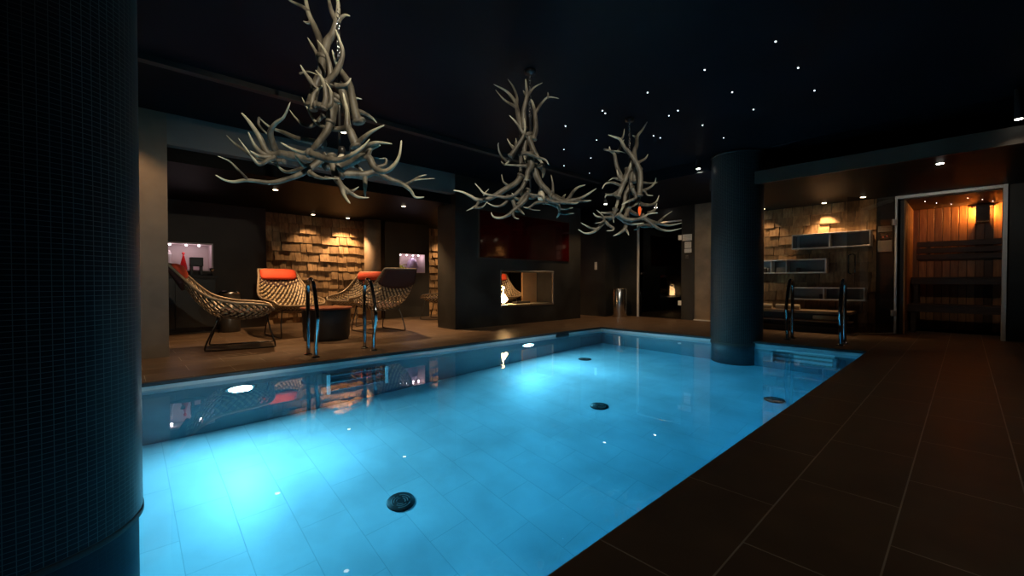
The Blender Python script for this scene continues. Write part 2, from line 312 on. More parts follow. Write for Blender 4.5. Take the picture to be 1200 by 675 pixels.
CH = [[[-2.55,0.971],[[[[-0.146,0.05,-1.05,0.028],[-0.259,0.018,-1.052,0.0267],[-0.344,-0.007,-1.04,0.0239],[-0.407,-0.025,-1.043,0.0201],[-0.442,-0.054,-0.954,0.0154],[-0.482,-0.08,-0.879,0.01],[-0.516,-0.098,-0.834,0.0039]],[[-0.407,-0.025,-1.052,0.0181],[-0.433,-0.046,-1.047,0.0148],[-0.455,-0.08,-1.01,0.0094],[-0.462,-0.125,-0.951,0.0027]],[[-0.392,-0.025,-1.065,0.0163],[-0.433,-0.07,-1.073,0.011],[-0.46,-0.111,-1.053,0.0024]],[[-0.373,-0.025,-1.068,0.0146],[-0.399,-0.038,-1.085,0.0128],[-0.44,-0.06,-1.116,0.0099],[-0.477,-0.091,-1.061,0.0063],[-0.514,-0.131,-0.988,0.0022]],[[-0.368,-0.016,-1.024,0.0198],[-0.369,-0.051,-0.982,0.018],[-0.357,-0.086,-0.937,0.0151],[-0.309,-0.12,-0.903,0.0116],[-0.242,-0.157,-0.881,0.0075],[-0.175,-0.215,-0.823,0.003]]],[[[-0.147,0.12,-0.936,0.0204],[-0.23,0.144,-0.917,0.019],[-0.339,0.176,-0.886,0.0163],[-0.438,0.206,-0.839,0.0126],[-0.539,0.235,-0.797,0.0081],[-0.625,0.264,-0.728,0.0029]],[[-0.63,0.264,-0.725,0.0092],[-0.629,0.261,-0.772,0.0075],[-0.577,0.256,-0.827,0.0048],[-0.527,0.251,-0.852,0.0014]]],[[[0.002,-0.12,-0.894,0.0214],[-0.018,-0.126,-0.952,0.0204],[-0.07,-0.136,-1.029,0.0182],[-0.105,-0.142,-1.067,0.0153],[-0.14,-0.146,-1.077,0.0118],[-0.2,-0.153,-1.057,0.0077],[-0.26,-0.161,-1.023,0.003]]],[[[-0.053,-0.05,-1.067,0.0183],[-0.083,-0.067,-1.101,0.0179],[-0.128,-0.093,-1.15,0.0169],[-0.173,-0.117,-1.189,0.0156],[-0.233,-0.146,-1.224,0.014],[-0.305,-0.181,-1.251,0.0122],[-0.402,-0.229,-1.249,0.0101],[-0.455,-0.257,-1.264,0.0078],[-0.493,-0.278,-1.26,0.0053],[-0.527,-0.301,-1.238,0.0026]],[[-0.402,-0.229,-1.249,0.0091],[-0.41,-0.244,-1.23,0.008],[-0.429,-0.268,-1.202,0.0062],[-0.452,-0.3,-1.167,0.0039],[-0.49,-0.334,-1.15,0.0014]]],[[[-0.114,-0.0,-1.072,0.0163],[-0.179,0.014,-1.107,0.0152],[-0.266,0.031,-1.127,0.0131],[-0.332,0.043,-1.134,0.0101],[-0.382,0.053,-1.107,0.0065],[-0.413,0.064,-1.054,0.0023]],[[-0.355,0.048,-1.126,0.0075],[-0.425,0.086,-1.078,0.0051],[-0.488,0.117,-1.044,0.0011]]],[[[-0.409,0.15,-1.039,0.0132],[-0.599,0.209,-1.012,0.012],[-0.72,0.25,-0.941,0.0095],[-0.803,0.28,-0.884,0.0061],[-0.876,0.308,-0.82,0.0019]]],[[[-0.137,0.1,-0.771,0.0132],[-0.206,0.117,-0.825,0.012],[-0.262,0.127,-0.826,0.0095],[-0.325,0.14,-0.775,0.0061],[-0.373,0.154,-0.714,0.0019]]],[[[-0.101,-0.15,-1.189,0.0143],[-0.038,-0.17,-1.221,0.0102],[0.056,-0.196,-1.232,0.002]],[[0.0,-0.183,-1.22,0.0064],[0.046,-0.183,-1.229,0.0044],[0.073,-0.183,-1.229,0.001]]],[[[-0.081,-0.2,-1.094,0.0204],[-0.014,-0.211,-1.119,0.0194],[0.034,-0.219,-1.135,0.0174],[0.101,-0.229,-1.138,0.0146],[0.177,-0.242,-1.111,0.0112],[0.234,-0.253,-1.075,0.0073],[0.271,-0.261,-1.038,0.0029]]],[[[0.139,-0.1,-1.026,0.0255],[0.111,-0.1,-0.952,0.0231],[0.089,-0.1,-0.91,0.0182],[0.088,-0.1,-0.821,0.0116],[0.065,-0.1,-0.719,0.0036]],[[0.097,-0.1,-0.919,0.0175],[0.034,-0.084,-0.923,0.0159],[-0.05,-0.063,-0.906,0.0134],[-0.104,-0.049,-0.876,0.0102],[-0.15,-0.032,-0.822,0.0066],[-0.218,-0.0,-0.703,0.0026]],[[0.143,-0.1,-1.017,0.0191],[0.186,-0.115,-0.985,0.0156],[0.239,-0.133,-0.954,0.0099],[0.318,-0.157,-0.926,0.0029]]],[[[0.069,-0.15,-1.156,0.0255],[0.139,-0.165,-1.129,0.0248],[0.189,-0.176,-1.109,0.0235],[0.238,-0.186,-1.117,0.0217],[0.263,-0.195,-1.155,0.0195],[0.298,-0.205,-1.189,0.0169],[0.345,-0.215,-1.196,0.014],[0.394,-0.228,-1.164,0.0108],[0.424,-0.241,-1.115,0.0073],[0.439,-0.258,-1.043,0.0036]],[[0.233,-0.186,-1.112,0.0191],[0.244,-0.192,-1.082,0.0156],[0.264,-0.197,-1.066,0.0099],[0.312,-0.205,-1.053,0.0029]],[[0.189,-0.176,-1.078,0.0191],[0.233,-0.198,-1.056,0.0156],[0.305,-0.228,-1.047,0.0099],[0.391,-0.263,-1.065,0.0029]]],[[[0.018,-0.0,-1.16,0.0234],[0.087,0.024,-1.154,0.0227],[0.14,0.041,-1.151,0.0212],[0.203,0.062,-1.132,0.0192],[0.276,0.089,-1.167,0.0168],[0.341,0.111,-1.188,0.0139],[0.392,0.131,-1.224,0.0107],[0.419,0.146,-1.265,0.0072],[0.473,0.162,-1.262,0.0033]],[[0.14,0.041,-1.154,0.0176],[0.141,0.039,-1.219,0.0119],[0.141,0.038,-1.289,0.0026]],[[0.369,0.121,-1.195,0.0111],[0.379,0.119,-1.186,0.0091],[0.432,0.114,-1.166,0.0057],[0.551,0.104,-1.159,0.0017]],[[0.411,0.117,-1.171,0.0105],[0.452,0.118,-1.145,0.0071],[0.497,0.118,-1.132,0.0016]]],[[[-0.002,-0.1,-1.082,0.0214],[0.038,-0.142,-1.205,0.0194],[0.079,-0.166,-1.265,0.0153],[0.106,-0.188,-1.324,0.0098],[0.145,-0.208,-1.372,0.003]],[[0.082,-0.166,-1.267,0.0138],[0.128,-0.161,-1.301,0.0113],[0.172,-0.157,-1.326,0.0071],[0.23,-0.152,-1.328,0.0021]],[[0.114,-0.162,-1.301,0.0107],[0.142,-0.163,-1.292,0.0073],[0.176,-0.164,-1.27,0.0016]]],[[[0.038,0.05,-1.058,0.0153],[0.101,0.042,-1.109,0.0109],[0.137,0.038,-1.14,0.0021]]],[[[0.096,0.1,-0.806,0.0214],[0.062,0.111,-0.756,0.0194],[0.053,0.122,-0.691,0.0153],[0.023,0.135,-0.624,0.0098],[-0.051,0.155,-0.533,0.003]],[[0.056,0.114,-0.735,0.016],[0.098,0.14,-0.74,0.0131],[0.14,0.168,-0.759,0.0083],[0.166,0.191,-0.785,0.0024]],[[0.041,0.122,-0.691,0.0138],[0.012,0.137,-0.666,0.0113],[0.037,0.154,-0.642,0.0071],[0.077,0.177,-0.639,0.0021]]],[[[0.161,0.1,-1.094,0.0132],[0.215,0.124,-1.077,0.012],[0.237,0.135,-1.059,0.0095],[0.234,0.147,-1.025,0.0061],[0.187,0.163,-1.02,0.0019]]],[[[-0.009,-0.0,-0.703,0.0331],[-0.042,0.008,-0.777,0.0309],[-0.061,0.017,-0.862,0.0265],[-0.12,0.027,-0.937,0.0205],[-0.152,0.033,-0.984,0.0132],[-0.227,0.043,-1.06,0.0046]]],[[[-0.165,0.0,-0.756,0.028],[-0.146,0.016,-0.644,0.0272],[-0.116,0.033,-0.531,0.0254],[-0.117,0.049,-0.417,0.023],[-0.138,0.061,-0.331,0.0201],[-0.175,0.074,-0.244,0.0167],[-0.219,0.088,-0.149,0.0128],[-0.249,0.105,-0.019,0.0086],[-0.275,0.117,0.064,0.0039]],[[-0.219,0.088,-0.144,0.0126],[-0.248,0.081,-0.121,0.0103],[-0.322,0.067,-0.088,0.0065],[-0.353,0.057,-0.042,0.0019]],[[-0.197,0.081,-0.202,0.0133],[-0.216,0.08,-0.219,0.009],[-0.247,0.078,-0.207,0.002]]],[[[-0.112,0.05,-0.438,0.028],[-0.084,0.037,-0.36,0.0262],[-0.043,0.027,-0.313,0.0225],[-0.017,0.016,-0.247,0.0174],[0.0,0.001,-0.162,0.0112],[-0.012,-0.018,-0.051,0.0039]],[[-0.021,0.016,-0.237,0.0156],[-0.047,0.014,-0.185,0.0128],[-0.065,0.012,-0.103,0.0081],[-0.097,0.01,-0.021,0.0023]],[[-0.008,0.016,-0.252,0.0156],[0.004,0.018,-0.23,0.0128],[0.034,0.021,-0.207,0.0081],[0.063,0.023,-0.213,0.0023]]],[[[-0.026,-0.1,-0.662,0.0183],[0.028,-0.108,-0.611,0.0171],[0.061,-0.115,-0.555,0.0147],[0.074,-0.121,-0.499,0.0114],[0.057,-0.129,-0.434,0.0073],[0.04,-0.135,-0.383,0.0026]]],[[[-0.02,-0.08,-0.668,0.0173],[-0.011,-0.087,-0.601,0.0157],[-0.018,-0.095,-0.535,0.0124],[-0.04,-0.102,-0.478,0.0079],[-0.076,-0.109,-0.427,0.0024]]],[[[-0.118,0.05,-0.523,0.0143],[-0.142,0.058,-0.445,0.0121],[-0.183,0.066,-0.366,0.0079],[-0.218,0.072,-0.309,0.002]]],[[[-0.11,-0.05,-0.68,0.0153],[-0.135,-0.061,-0.639,0.013],[-0.164,-0.074,-0.595,0.0084],[-0.184,-0.085,-0.555,0.0021]],[[-0.189,-0.077,-0.601,0.0069],[-0.146,-0.07,-0.587,0.0047],[-0.095,-0.06,-0.603,0.001]]],[[[-0.025,-0.15,-0.828,0.0173],[-0.009,-0.153,-0.78,0.0157],[-0.012,-0.156,-0.723,0.0124],[-0.03,-0.159,-0.666,0.0079],[-0.063,-0.162,-0.623,0.0024]]],[[[-0.083,-0.12,-0.796,0.0173],[-0.009,-0.12,-0.806,0.0157],[0.007,-0.12,-0.776,0.0124],[0.002,-0.12,-0.716,0.0079],[-0.023,-0.12,-0.672,0.0024]]],[[[0.083,0.08,-0.82,0.0255],[0.049,0.087,-0.677,0.0238],[0.032,0.091,-0.589,0.0204],[-0.008,0.095,-0.522,0.0158],[-0.052,0.099,-0.455,0.0101],[-0.081,0.103,-0.367,0.0036]]],[[[-0.033,-0.05,-0.644,0.0183],[0.019,-0.05,-0.659,0.0156],[0.07,-0.05,-0.649,0.0101],[0.093,-0.05,-0.613,0.0026]]],[[[-0.103,-0.1,-0.817,0.0183],[-0.108,-0.1,-0.757,0.0156],[-0.082,-0.1,-0.707,0.0101],[-0.042,-0.1,-0.675,0.0026]]],[[[-0.023,-0.0,-0.725,0.0306],[-0.039,-0.0,-0.777,0.0219],[-0.056,-0.0,-0.85,0.0043]]],[[[0.027,-0.02,-0.661,0.0255],[0.047,-0.02,-0.744,0.0217],[0.062,-0.02,-0.847,0.014],[0.088,-0.02,-0.93,0.0036]]],[[[-0.08,-0.0,-1.111,0.0204],[-0.037,0.064,-1.074,0.0174],[0.008,0.129,-1.076,0.0112],[0.031,0.162,-1.051,0.0029]]],[[[-0.118,-0.0,-1.092,0.0204],[-0.156,-0.043,-1.123,0.0174],[-0.181,-0.072,-1.121,0.0112],[-0.2,-0.125,-1.08,0.0029]]]]],[[-2.55,2.588],[[[[-0.078,0.0,-0.892,0.0263],[-0.117,-0.014,-0.954,0.0255],[-0.214,-0.037,-1.017,0.0239],[-0.29,-0.055,-1.068,0.0216],[-0.375,-0.074,-1.11,0.0189],[-0.45,-0.09,-1.111,0.0157],[-0.496,-0.101,-1.087,0.012],[-0.561,-0.117,-1.057,0.008],[-0.638,-0.133,-1.044,0.0037]],[[-0.431,-0.086,-1.113,0.0148],[-0.451,-0.077,-1.158,0.01],[-0.539,-0.059,-1.203,0.0022]],[[-0.466,-0.072,-1.176,0.0119],[-0.401,-0.111,-1.179,0.008],[-0.361,-0.147,-1.143,0.0018]]],[[[-0.176,0.05,-0.968,0.0146],[-0.196,0.052,-0.958,0.0125],[-0.23,0.057,-0.927,0.0081],[-0.245,0.063,-0.862,0.002]]],[[[-0.043,-0.12,-0.969,0.0176],[-0.081,-0.128,-1.036,0.017],[-0.137,-0.135,-1.085,0.0159],[-0.203,-0.143,-1.105,0.0144],[-0.268,-0.149,-1.097,0.0126],[-0.333,-0.156,-1.089,0.0104],[-0.388,-0.163,-1.072,0.008],[-0.42,-0.168,-1.036,0.0054],[-0.457,-0.174,-0.996,0.0025]],[[-0.384,-0.161,-1.09,0.0079],[-0.374,-0.161,-1.071,0.0054],[-0.342,-0.161,-1.039,0.0012]]],[[[-0.184,-0.1,-1.087,0.0146],[-0.203,-0.116,-1.137,0.0133],[-0.25,-0.134,-1.173,0.0105],[-0.305,-0.151,-1.176,0.0067],[-0.36,-0.171,-1.152,0.002]]],[[[-0.025,-0.15,-1.079,0.0205],[-0.044,-0.161,-1.127,0.0197],[-0.1,-0.177,-1.186,0.0181],[-0.138,-0.187,-1.215,0.0159],[-0.184,-0.2,-1.259,0.0133],[-0.248,-0.214,-1.284,0.0102],[-0.302,-0.226,-1.276,0.0067],[-0.322,-0.235,-1.241,0.0029]],[[-0.119,-0.182,-1.191,0.0153],[-0.082,-0.183,-1.224,0.0104],[-0.052,-0.185,-1.253,0.0023]],[[-0.147,-0.19,-1.229,0.0138],[-0.142,-0.197,-1.263,0.0112],[-0.124,-0.202,-1.284,0.0071],[-0.096,-0.208,-1.29,0.0021]]],[[[-0.108,-0.0,-0.621,0.022],[-0.137,-0.017,-0.704,0.0187],[-0.18,-0.033,-0.776,0.0121],[-0.223,-0.044,-0.815,0.0031]],[[-0.195,-0.036,-0.786,0.0099],[-0.232,-0.065,-0.756,0.0087],[-0.26,-0.094,-0.718,0.0067],[-0.269,-0.125,-0.671,0.0043],[-0.263,-0.136,-0.656,0.0015]],[[-0.132,-0.013,-0.693,0.0165],[-0.142,-0.022,-0.657,0.0112],[-0.166,-0.03,-0.631,0.0025]],[[-0.214,-0.042,-0.809,0.0099],[-0.233,-0.055,-0.801,0.0067],[-0.247,-0.07,-0.786,0.0015]]],[[[-0.031,-0.05,-0.824,0.0161],[-0.099,-0.05,-0.819,0.0115],[-0.218,-0.05,-0.811,0.0023]]],[[[-0.002,-0.03,-0.717,0.0322],[0.008,-0.03,-0.813,0.0292],[-0.021,-0.03,-0.871,0.0231],[-0.036,-0.03,-0.938,0.0147],[-0.069,-0.03,-1.015,0.0045]]],[[[-0.077,0.06,-0.7,0.019],[-0.077,0.06,-0.808,0.0162],[-0.092,0.06,-0.897,0.0105],[-0.117,0.06,-0.966,0.0027]]],[[[-0.071,-0.12,-0.74,0.0176],[-0.015,-0.114,-0.738,0.0159],[0.051,-0.107,-0.764,0.0126],[0.123,-0.099,-0.785,0.008],[0.152,-0.094,-0.826,0.0025]]],[[[0.092,0.0,-0.805,0.0263],[0.118,0.027,-0.846,0.0189],[0.11,0.057,-0.898,0.0037]]],[[[0.031,0.05,-0.791,0.0307],[0.08,0.05,-0.929,0.0287],[0.169,0.05,-1.027,0.0246],[0.238,0.05,-1.116,0.0191],[0.258,0.05,-1.194,0.0122],[0.234,0.05,-1.244,0.0043]],[[0.258,0.05,-1.194,0.0138],[0.31,0.072,-1.206,0.0094],[0.395,0.106,-1.195,0.0021]]],[[[0.204,0.1,-1.027,0.0139],[0.204,0.109,-0.935,0.01],[0.19,0.117,-0.853,0.0019]]],[[[-0.1,-0.15,-1.162,0.0146],[-0.044,-0.16,-1.085,0.0137],[0.02,-0.167,-1.091,0.0117],[0.085,-0.174,-1.102,0.0091],[0.103,-0.178,-1.14,0.0058],[0.089,-0.182,-1.168,0.002]]],[[[0.101,-0.2,-1.153,0.0146],[0.036,-0.214,-1.165,0.0125],[-0.019,-0.228,-1.204,0.0081],[-0.065,-0.238,-1.201,0.002]],[[-0.028,-0.23,-1.204,0.0066],[0.018,-0.222,-1.221,0.0045],[0.078,-0.211,-1.221,0.001]]],[[[0.175,0.0,-1.047,0.022],[0.275,0.022,-1.092,0.0205],[0.325,0.032,-1.09,0.0176],[0.376,0.048,-1.018,0.0136],[0.422,0.06,-0.976,0.0087],[0.487,0.073,-0.953,0.0031]],[[0.285,0.024,-1.091,0.0165],[0.29,0.03,-1.066,0.0112],[0.311,0.038,-1.039,0.0025]]],[[[0.18,-0.05,-1.077,0.022],[0.263,-0.08,-1.13,0.0205],[0.335,-0.104,-1.125,0.0176],[0.407,-0.128,-1.111,0.0136],[0.469,-0.151,-1.079,0.0087],[0.533,-0.178,-1.038,0.0031]],[[0.371,-0.116,-1.128,0.014],[0.44,-0.155,-1.137,0.0095],[0.491,-0.184,-1.138,0.0021]]],[[[0.128,-0.1,-1.106,0.019],[0.193,-0.107,-1.136,0.0172],[0.277,-0.116,-1.142,0.0136],[0.37,-0.126,-1.15,0.0087],[0.396,-0.129,-1.14,0.0027]]],[[[0.134,0.1,-1.096,0.019],[0.204,0.107,-1.115,0.0162],[0.286,0.116,-1.154,0.0105],[0.388,0.126,-1.142,0.0027]]],[[[-0.147,-0.1,-1.115,0.0176],[-0.118,-0.119,-1.203,0.015],[-0.081,-0.127,-1.214,0.0097],[-0.051,-0.135,-1.246,0.0025]]],[[[-0.007,0.08,-0.902,0.0132],[0.018,0.089,-0.88,0.0094],[0.084,0.108,-0.875,0.0018]]],[[[-0.06,0.0,-0.551,0.0249],[-0.092,0.02,-0.415,0.0233],[-0.108,0.033,-0.324,0.0199],[-0.129,0.045,-0.243,0.0154],[-0.2,0.062,-0.149,0.0099],[-0.316,0.081,-0.077,0.0035]],[[-0.126,0.039,-0.289,0.0159],[-0.14,0.048,-0.276,0.013],[-0.223,0.102,-0.202,0.0082],[-0.303,0.166,-0.085,0.0024]],[[-0.113,0.042,-0.255,0.0149],[-0.113,0.054,-0.196,0.0122],[-0.146,0.075,-0.099,0.0077],[-0.192,0.092,-0.026,0.0022]]],[[[-0.05,-0.03,-0.498,0.022],[-0.055,-0.045,-0.355,0.0199],[-0.029,-0.057,-0.244,0.0157],[-0.035,-0.067,-0.154,0.01],[-0.041,-0.073,-0.104,0.0031]],[[-0.027,-0.057,-0.239,0.0142],[-0.013,-0.052,-0.223,0.0116],[0.03,-0.032,-0.159,0.0073],[0.107,-0.007,-0.105,0.0021]],[[-0.031,-0.057,-0.236,0.0127],[-0.05,-0.05,-0.209,0.0086],[-0.061,-0.044,-0.186,0.0019]]],[[[0.027,0.0,-0.578,0.0234],[0.049,0.008,-0.495,0.0212],[0.044,0.021,-0.361,0.0168],[0.023,0.031,-0.26,0.0107],[0.006,0.035,-0.226,0.0033]],[[0.044,0.021,-0.35,0.0151],[0.066,0.026,-0.316,0.0133],[0.104,0.033,-0.259,0.0102],[0.159,0.041,-0.207,0.0065],[0.253,0.051,-0.214,0.0023]],[[0.154,0.041,-0.212,0.0105],[0.157,0.041,-0.189,0.0071],[0.154,0.041,-0.163,0.0016]]],[[[-0.051,-0.08,-0.579,0.0161],[-0.067,-0.084,-0.549,0.0137],[-0.12,-0.093,-0.474,0.0089],[-0.177,-0.102,-0.418,0.0023]]],[[[-0.167,-0.1,-0.753,0.019],[-0.115,-0.1,-0.68,0.0172],[-0.062,-0.1,-0.596,0.0136],[-0.046,-0.1,-0.523,0.0087],[-0.052,-0.1,-0.44,0.0027]]],[[[-0.13,-0.05,-0.696,0.0139],[-0.141,-0.05,-0.68,0.0118],[-0.167,-0.05,-0.643,0.0077],[-0.196,-0.05,-0.592,0.0019]],[[-0.133,-0.05,-0.69,0.0104],[-0.119,-0.044,-0.63,0.0071],[-0.122,-0.039,-0.584,0.0016]]],[[[-0.016,0.0,-0.541,0.0307],[0.005,-0.0,-0.616,0.0262],[0.059,0.0,-0.723,0.0169],[0.124,0.0,-0.809,0.0043]]],[[[-0.027,-0.0,-0.551,0.0293],[-0.049,-0.0,-0.659,0.021],[-0.038,0.0,-0.788,0.0041]]],[[[-0.059,0.0,-1.038,0.022],[0.012,0.063,-1.064,0.0187],[0.075,0.112,-1.034,0.0121],[0.093,0.161,-0.963,0.0031]]],[[[-0.02,0.0,-1.018,0.022],[-0.06,-0.063,-1.099,0.0187],[-0.118,-0.11,-1.108,0.0121],[-0.156,-0.16,-1.071,0.0031]]]]],[[-2.55,4.15],[[[[-0.154,0.0,-0.996,0.0265],[-0.189,-0.016,-1.074,0.0252],[-0.268,-0.035,-1.127,0.0226],[-0.348,-0.056,-1.204,0.019],[-0.413,-0.072,-1.256,0.0146],[-0.503,-0.09,-1.27,0.0095],[-0.58,-0.108,-1.229,0.0037]],[[-0.361,-0.06,-1.223,0.0161],[-0.452,-0.084,-1.208,0.0109],[-0.557,-0.116,-1.157,0.0024]]],[[[-0.141,0.08,-1.014,0.0208],[-0.19,0.09,-1.021,0.0177],[-0.239,0.1,-1.02,0.0115],[-0.294,0.112,-1.009,0.0029]]],[[[-0.192,-0.08,-1.084,0.0208],[-0.231,-0.088,-1.097,0.0189],[-0.308,-0.103,-1.1,0.0149],[-0.385,-0.118,-1.09,0.0095],[-0.424,-0.129,-1.055,0.0029]],[[-0.302,-0.103,-1.124,0.0134],[-0.319,-0.125,-1.091,0.011],[-0.341,-0.142,-1.069,0.007],[-0.397,-0.178,-1.032,0.002]],[[-0.296,-0.103,-1.13,0.0121],[-0.337,-0.121,-1.157,0.0082],[-0.403,-0.146,-1.169,0.0018]]],[[[-0.209,-0.1,-1.062,0.0151],[-0.204,-0.105,-1.112,0.0108],[-0.193,-0.11,-1.162,0.0021]]],[[[-0.011,0.0,-0.557,0.0322],[-0.048,0.0,-0.67,0.0301],[-0.098,-0.0,-0.795,0.0258],[-0.123,0.0,-0.895,0.02],[-0.154,0.0,-1.008,0.0128],[-0.167,0.0,-1.059,0.0045]]],[[[-0.061,0.05,-0.664,0.017],[-0.11,0.055,-0.65,0.0145],[-0.16,0.06,-0.636,0.0094],[-0.216,0.067,-0.666,0.0024]]],[[[-0.099,-0.05,-0.756,0.0189],[-0.113,-0.055,-0.745,0.0172],[-0.206,-0.084,-0.721,0.0136],[-0.286,-0.107,-0.738,0.0087],[-0.327,-0.127,-0.798,0.0027]]],[[[-0.092,-0.0,-0.77,0.0227],[-0.12,0.013,-0.798,0.0206],[-0.178,0.035,-0.826,0.0163],[-0.237,0.054,-0.828,0.0104],[-0.254,0.065,-0.858,0.0032]],[[-0.231,0.054,-0.827,0.0102],[-0.241,0.064,-0.813,0.0069],[-0.252,0.073,-0.805,0.0015]]],[[[-0.172,-0.15,-1.082,0.0246],[-0.101,-0.16,-1.145,0.0223],[-0.042,-0.167,-1.176,0.0176],[0.016,-0.173,-1.183,0.0113],[0.11,-0.183,-1.172,0.0034]],[[-0.042,-0.167,-1.172,0.0159],[-0.024,-0.188,-1.149,0.0108],[-0.016,-0.2,-1.132,0.0024]]],[[[-0.16,-0.2,-1.084,0.0227],[-0.09,-0.209,-1.134,0.0212],[0.003,-0.219,-1.141,0.0182],[0.084,-0.228,-1.119,0.0141],[0.141,-0.236,-1.084,0.009],[0.234,-0.246,-1.074,0.0032]]],[[[-0.066,-0.12,-1.157,0.0246],[-0.084,-0.141,-1.227,0.021],[-0.151,-0.165,-1.279,0.0135],[-0.223,-0.188,-1.312,0.0034]],[[-0.084,-0.141,-1.225,0.0185],[-0.068,-0.173,-1.262,0.0125],[-0.06,-0.209,-1.308,0.0028]]],[[[-0.272,-0.05,-1.141,0.0189],[-0.239,-0.071,-1.181,0.0172],[-0.195,-0.095,-1.215,0.0136],[-0.21,-0.107,-1.241,0.0087],[-0.277,-0.132,-1.248,0.0027]]],[[[0.256,0.0,-1.172,0.0208],[0.159,-0.027,-1.188,0.0189],[0.091,-0.046,-1.184,0.0149],[0.075,-0.057,-1.219,0.0095],[0.028,-0.07,-1.231,0.0029]]],[[[0.155,0.0,-1.09,0.0227],[0.19,-0.008,-1.11,0.0212],[0.248,-0.025,-1.163,0.0182],[0.328,-0.046,-1.221,0.0141],[0.432,-0.069,-1.24,0.009],[0.546,-0.094,-1.215,0.0032]]],[[[0.157,0.05,-1.063,0.0265],[0.24,0.068,-1.112,0.024],[0.349,0.089,-1.137,0.019],[0.487,0.115,-1.156,0.0121],[0.647,0.144,-1.124,0.0037]],[[0.343,0.089,-1.134,0.0171],[0.394,0.108,-1.093,0.014],[0.439,0.126,-1.052,0.0089],[0.539,0.159,-0.988,0.0026]]],[[[0.116,0.0,-0.933,0.0227],[0.17,0.01,-0.944,0.0206],[0.251,0.026,-0.941,0.0163],[0.312,0.039,-0.907,0.0104],[0.349,0.055,-0.828,0.0032]]],[[[0.145,0.1,-0.684,0.017],[0.187,0.112,-0.675,0.0145],[0.272,0.134,-0.676,0.0094],[0.372,0.161,-0.663,0.0024]]],[[[0.107,-0.03,-0.801,0.0208],[0.131,-0.033,-0.796,0.0189],[0.203,-0.041,-0.773,0.0149],[0.262,-0.049,-0.719,0.0095],[0.276,-0.056,-0.658,0.0029]],[[0.143,-0.035,-0.796,0.0156],[0.167,-0.045,-0.817,0.0128],[0.185,-0.058,-0.851,0.0081],[0.241,-0.078,-0.859,0.0023]]],[[[0.102,0.0,-0.557,0.0341],[0.115,0.0,-0.695,0.0309],[0.103,0.0,-0.87,0.0244],[0.078,0.0,-0.933,0.0156],[-0.035,-0.0,-0.996,0.0048]]],[[[0.217,0.0,-1.036,0.0189],[0.269,0.005,-1.014,0.0161],[0.296,0.01,-0.982,0.0104],[0.313,0.015,-0.924,0.0027]]],[[[-0.001,-0.1,-0.78,0.0246],[0.039,-0.112,-0.886,0.021],[-0.043,-0.121,-0.931,0.0135],[-0.119,-0.129,-0.969,0.0034]]],[[[0.048,0.03,-0.549,0.0322],[0.023,0.03,-0.713,0.0301],[-0.027,0.03,-0.814,0.0258],[-0.046,0.03,-0.915,0.02],[-0.077,0.03,-1.003,0.0128],[-0.115,0.03,-1.054,0.0045]]],[[[-0.087,-0.05,-0.688,0.0208],[-0.132,-0.056,-0.646,0.0149],[-0.153,-0.064,-0.574,0.0029]]],[[[0.055,0.0,-0.688,0.0303],[0.067,0.02,-0.482,0.0288],[0.064,0.033,-0.353,0.0258],[0.091,0.041,-0.275,0.0217],[0.102,0.05,-0.177,0.0167],[0.166,0.061,-0.091,0.0108],[0.219,0.07,-0.005,0.0042]],[[0.093,0.048,-0.19,0.0161],[0.074,0.051,-0.177,0.0109],[0.048,0.055,-0.163,0.0024]]],[[[0.077,-0.12,-0.864,0.0303],[0.086,-0.12,-0.644,0.0291],[0.051,-0.12,-0.534,0.0268],[-0.011,-0.12,-0.436,0.0236],[-0.085,-0.12,-0.351,0.0197],[-0.134,-0.12,-0.266,0.0151],[-0.195,-0.12,-0.241,0.0099],[-0.263,-0.12,-0.217,0.0042]],[[-0.128,-0.12,-0.272,0.0136],[-0.1,-0.122,-0.23,0.0092],[-0.089,-0.124,-0.151,0.002]]],[[[-0.038,0.05,-0.689,0.0284],[-0.092,0.04,-0.603,0.0265],[-0.133,0.029,-0.505,0.0228],[-0.162,0.016,-0.383,0.0176],[-0.207,0.011,-0.35,0.0113],[-0.221,0.005,-0.299,0.004]],[[-0.271,0.008,-0.335,0.0128],[-0.206,-0.01,-0.354,0.0104],[-0.124,-0.033,-0.367,0.0066],[-0.054,-0.053,-0.392,0.0019]]],[[[-0.128,0.0,-0.363,0.017],[-0.095,0.007,-0.298,0.0122],[-0.055,0.016,-0.22,0.0024]]],[[[0.08,0.0,-0.488,0.0208],[0.113,0.007,-0.471,0.0177],[0.181,0.021,-0.432,0.0115],[0.216,0.033,-0.378,0.0029]]],[[[-0.139,-0.05,-0.862,0.0303],[-0.089,-0.05,-0.75,0.0275],[-0.04,-0.05,-0.638,0.0217],[-0.003,-0.05,-0.527,0.0139],[0.009,-0.05,-0.465,0.0042]]],[[[-0.022,0.0,-0.996,0.0246],[0.09,0.081,-1.033,0.021],[0.153,0.122,-1.027,0.0135],[0.196,0.176,-0.953,0.0034]]],[[[-0.009,0.0,-0.983,0.0246],[-0.067,-0.077,-1.083,0.021],[-0.143,-0.131,-1.116,0.0135],[-0.19,-0.174,-1.086,0.0034]]]]]]
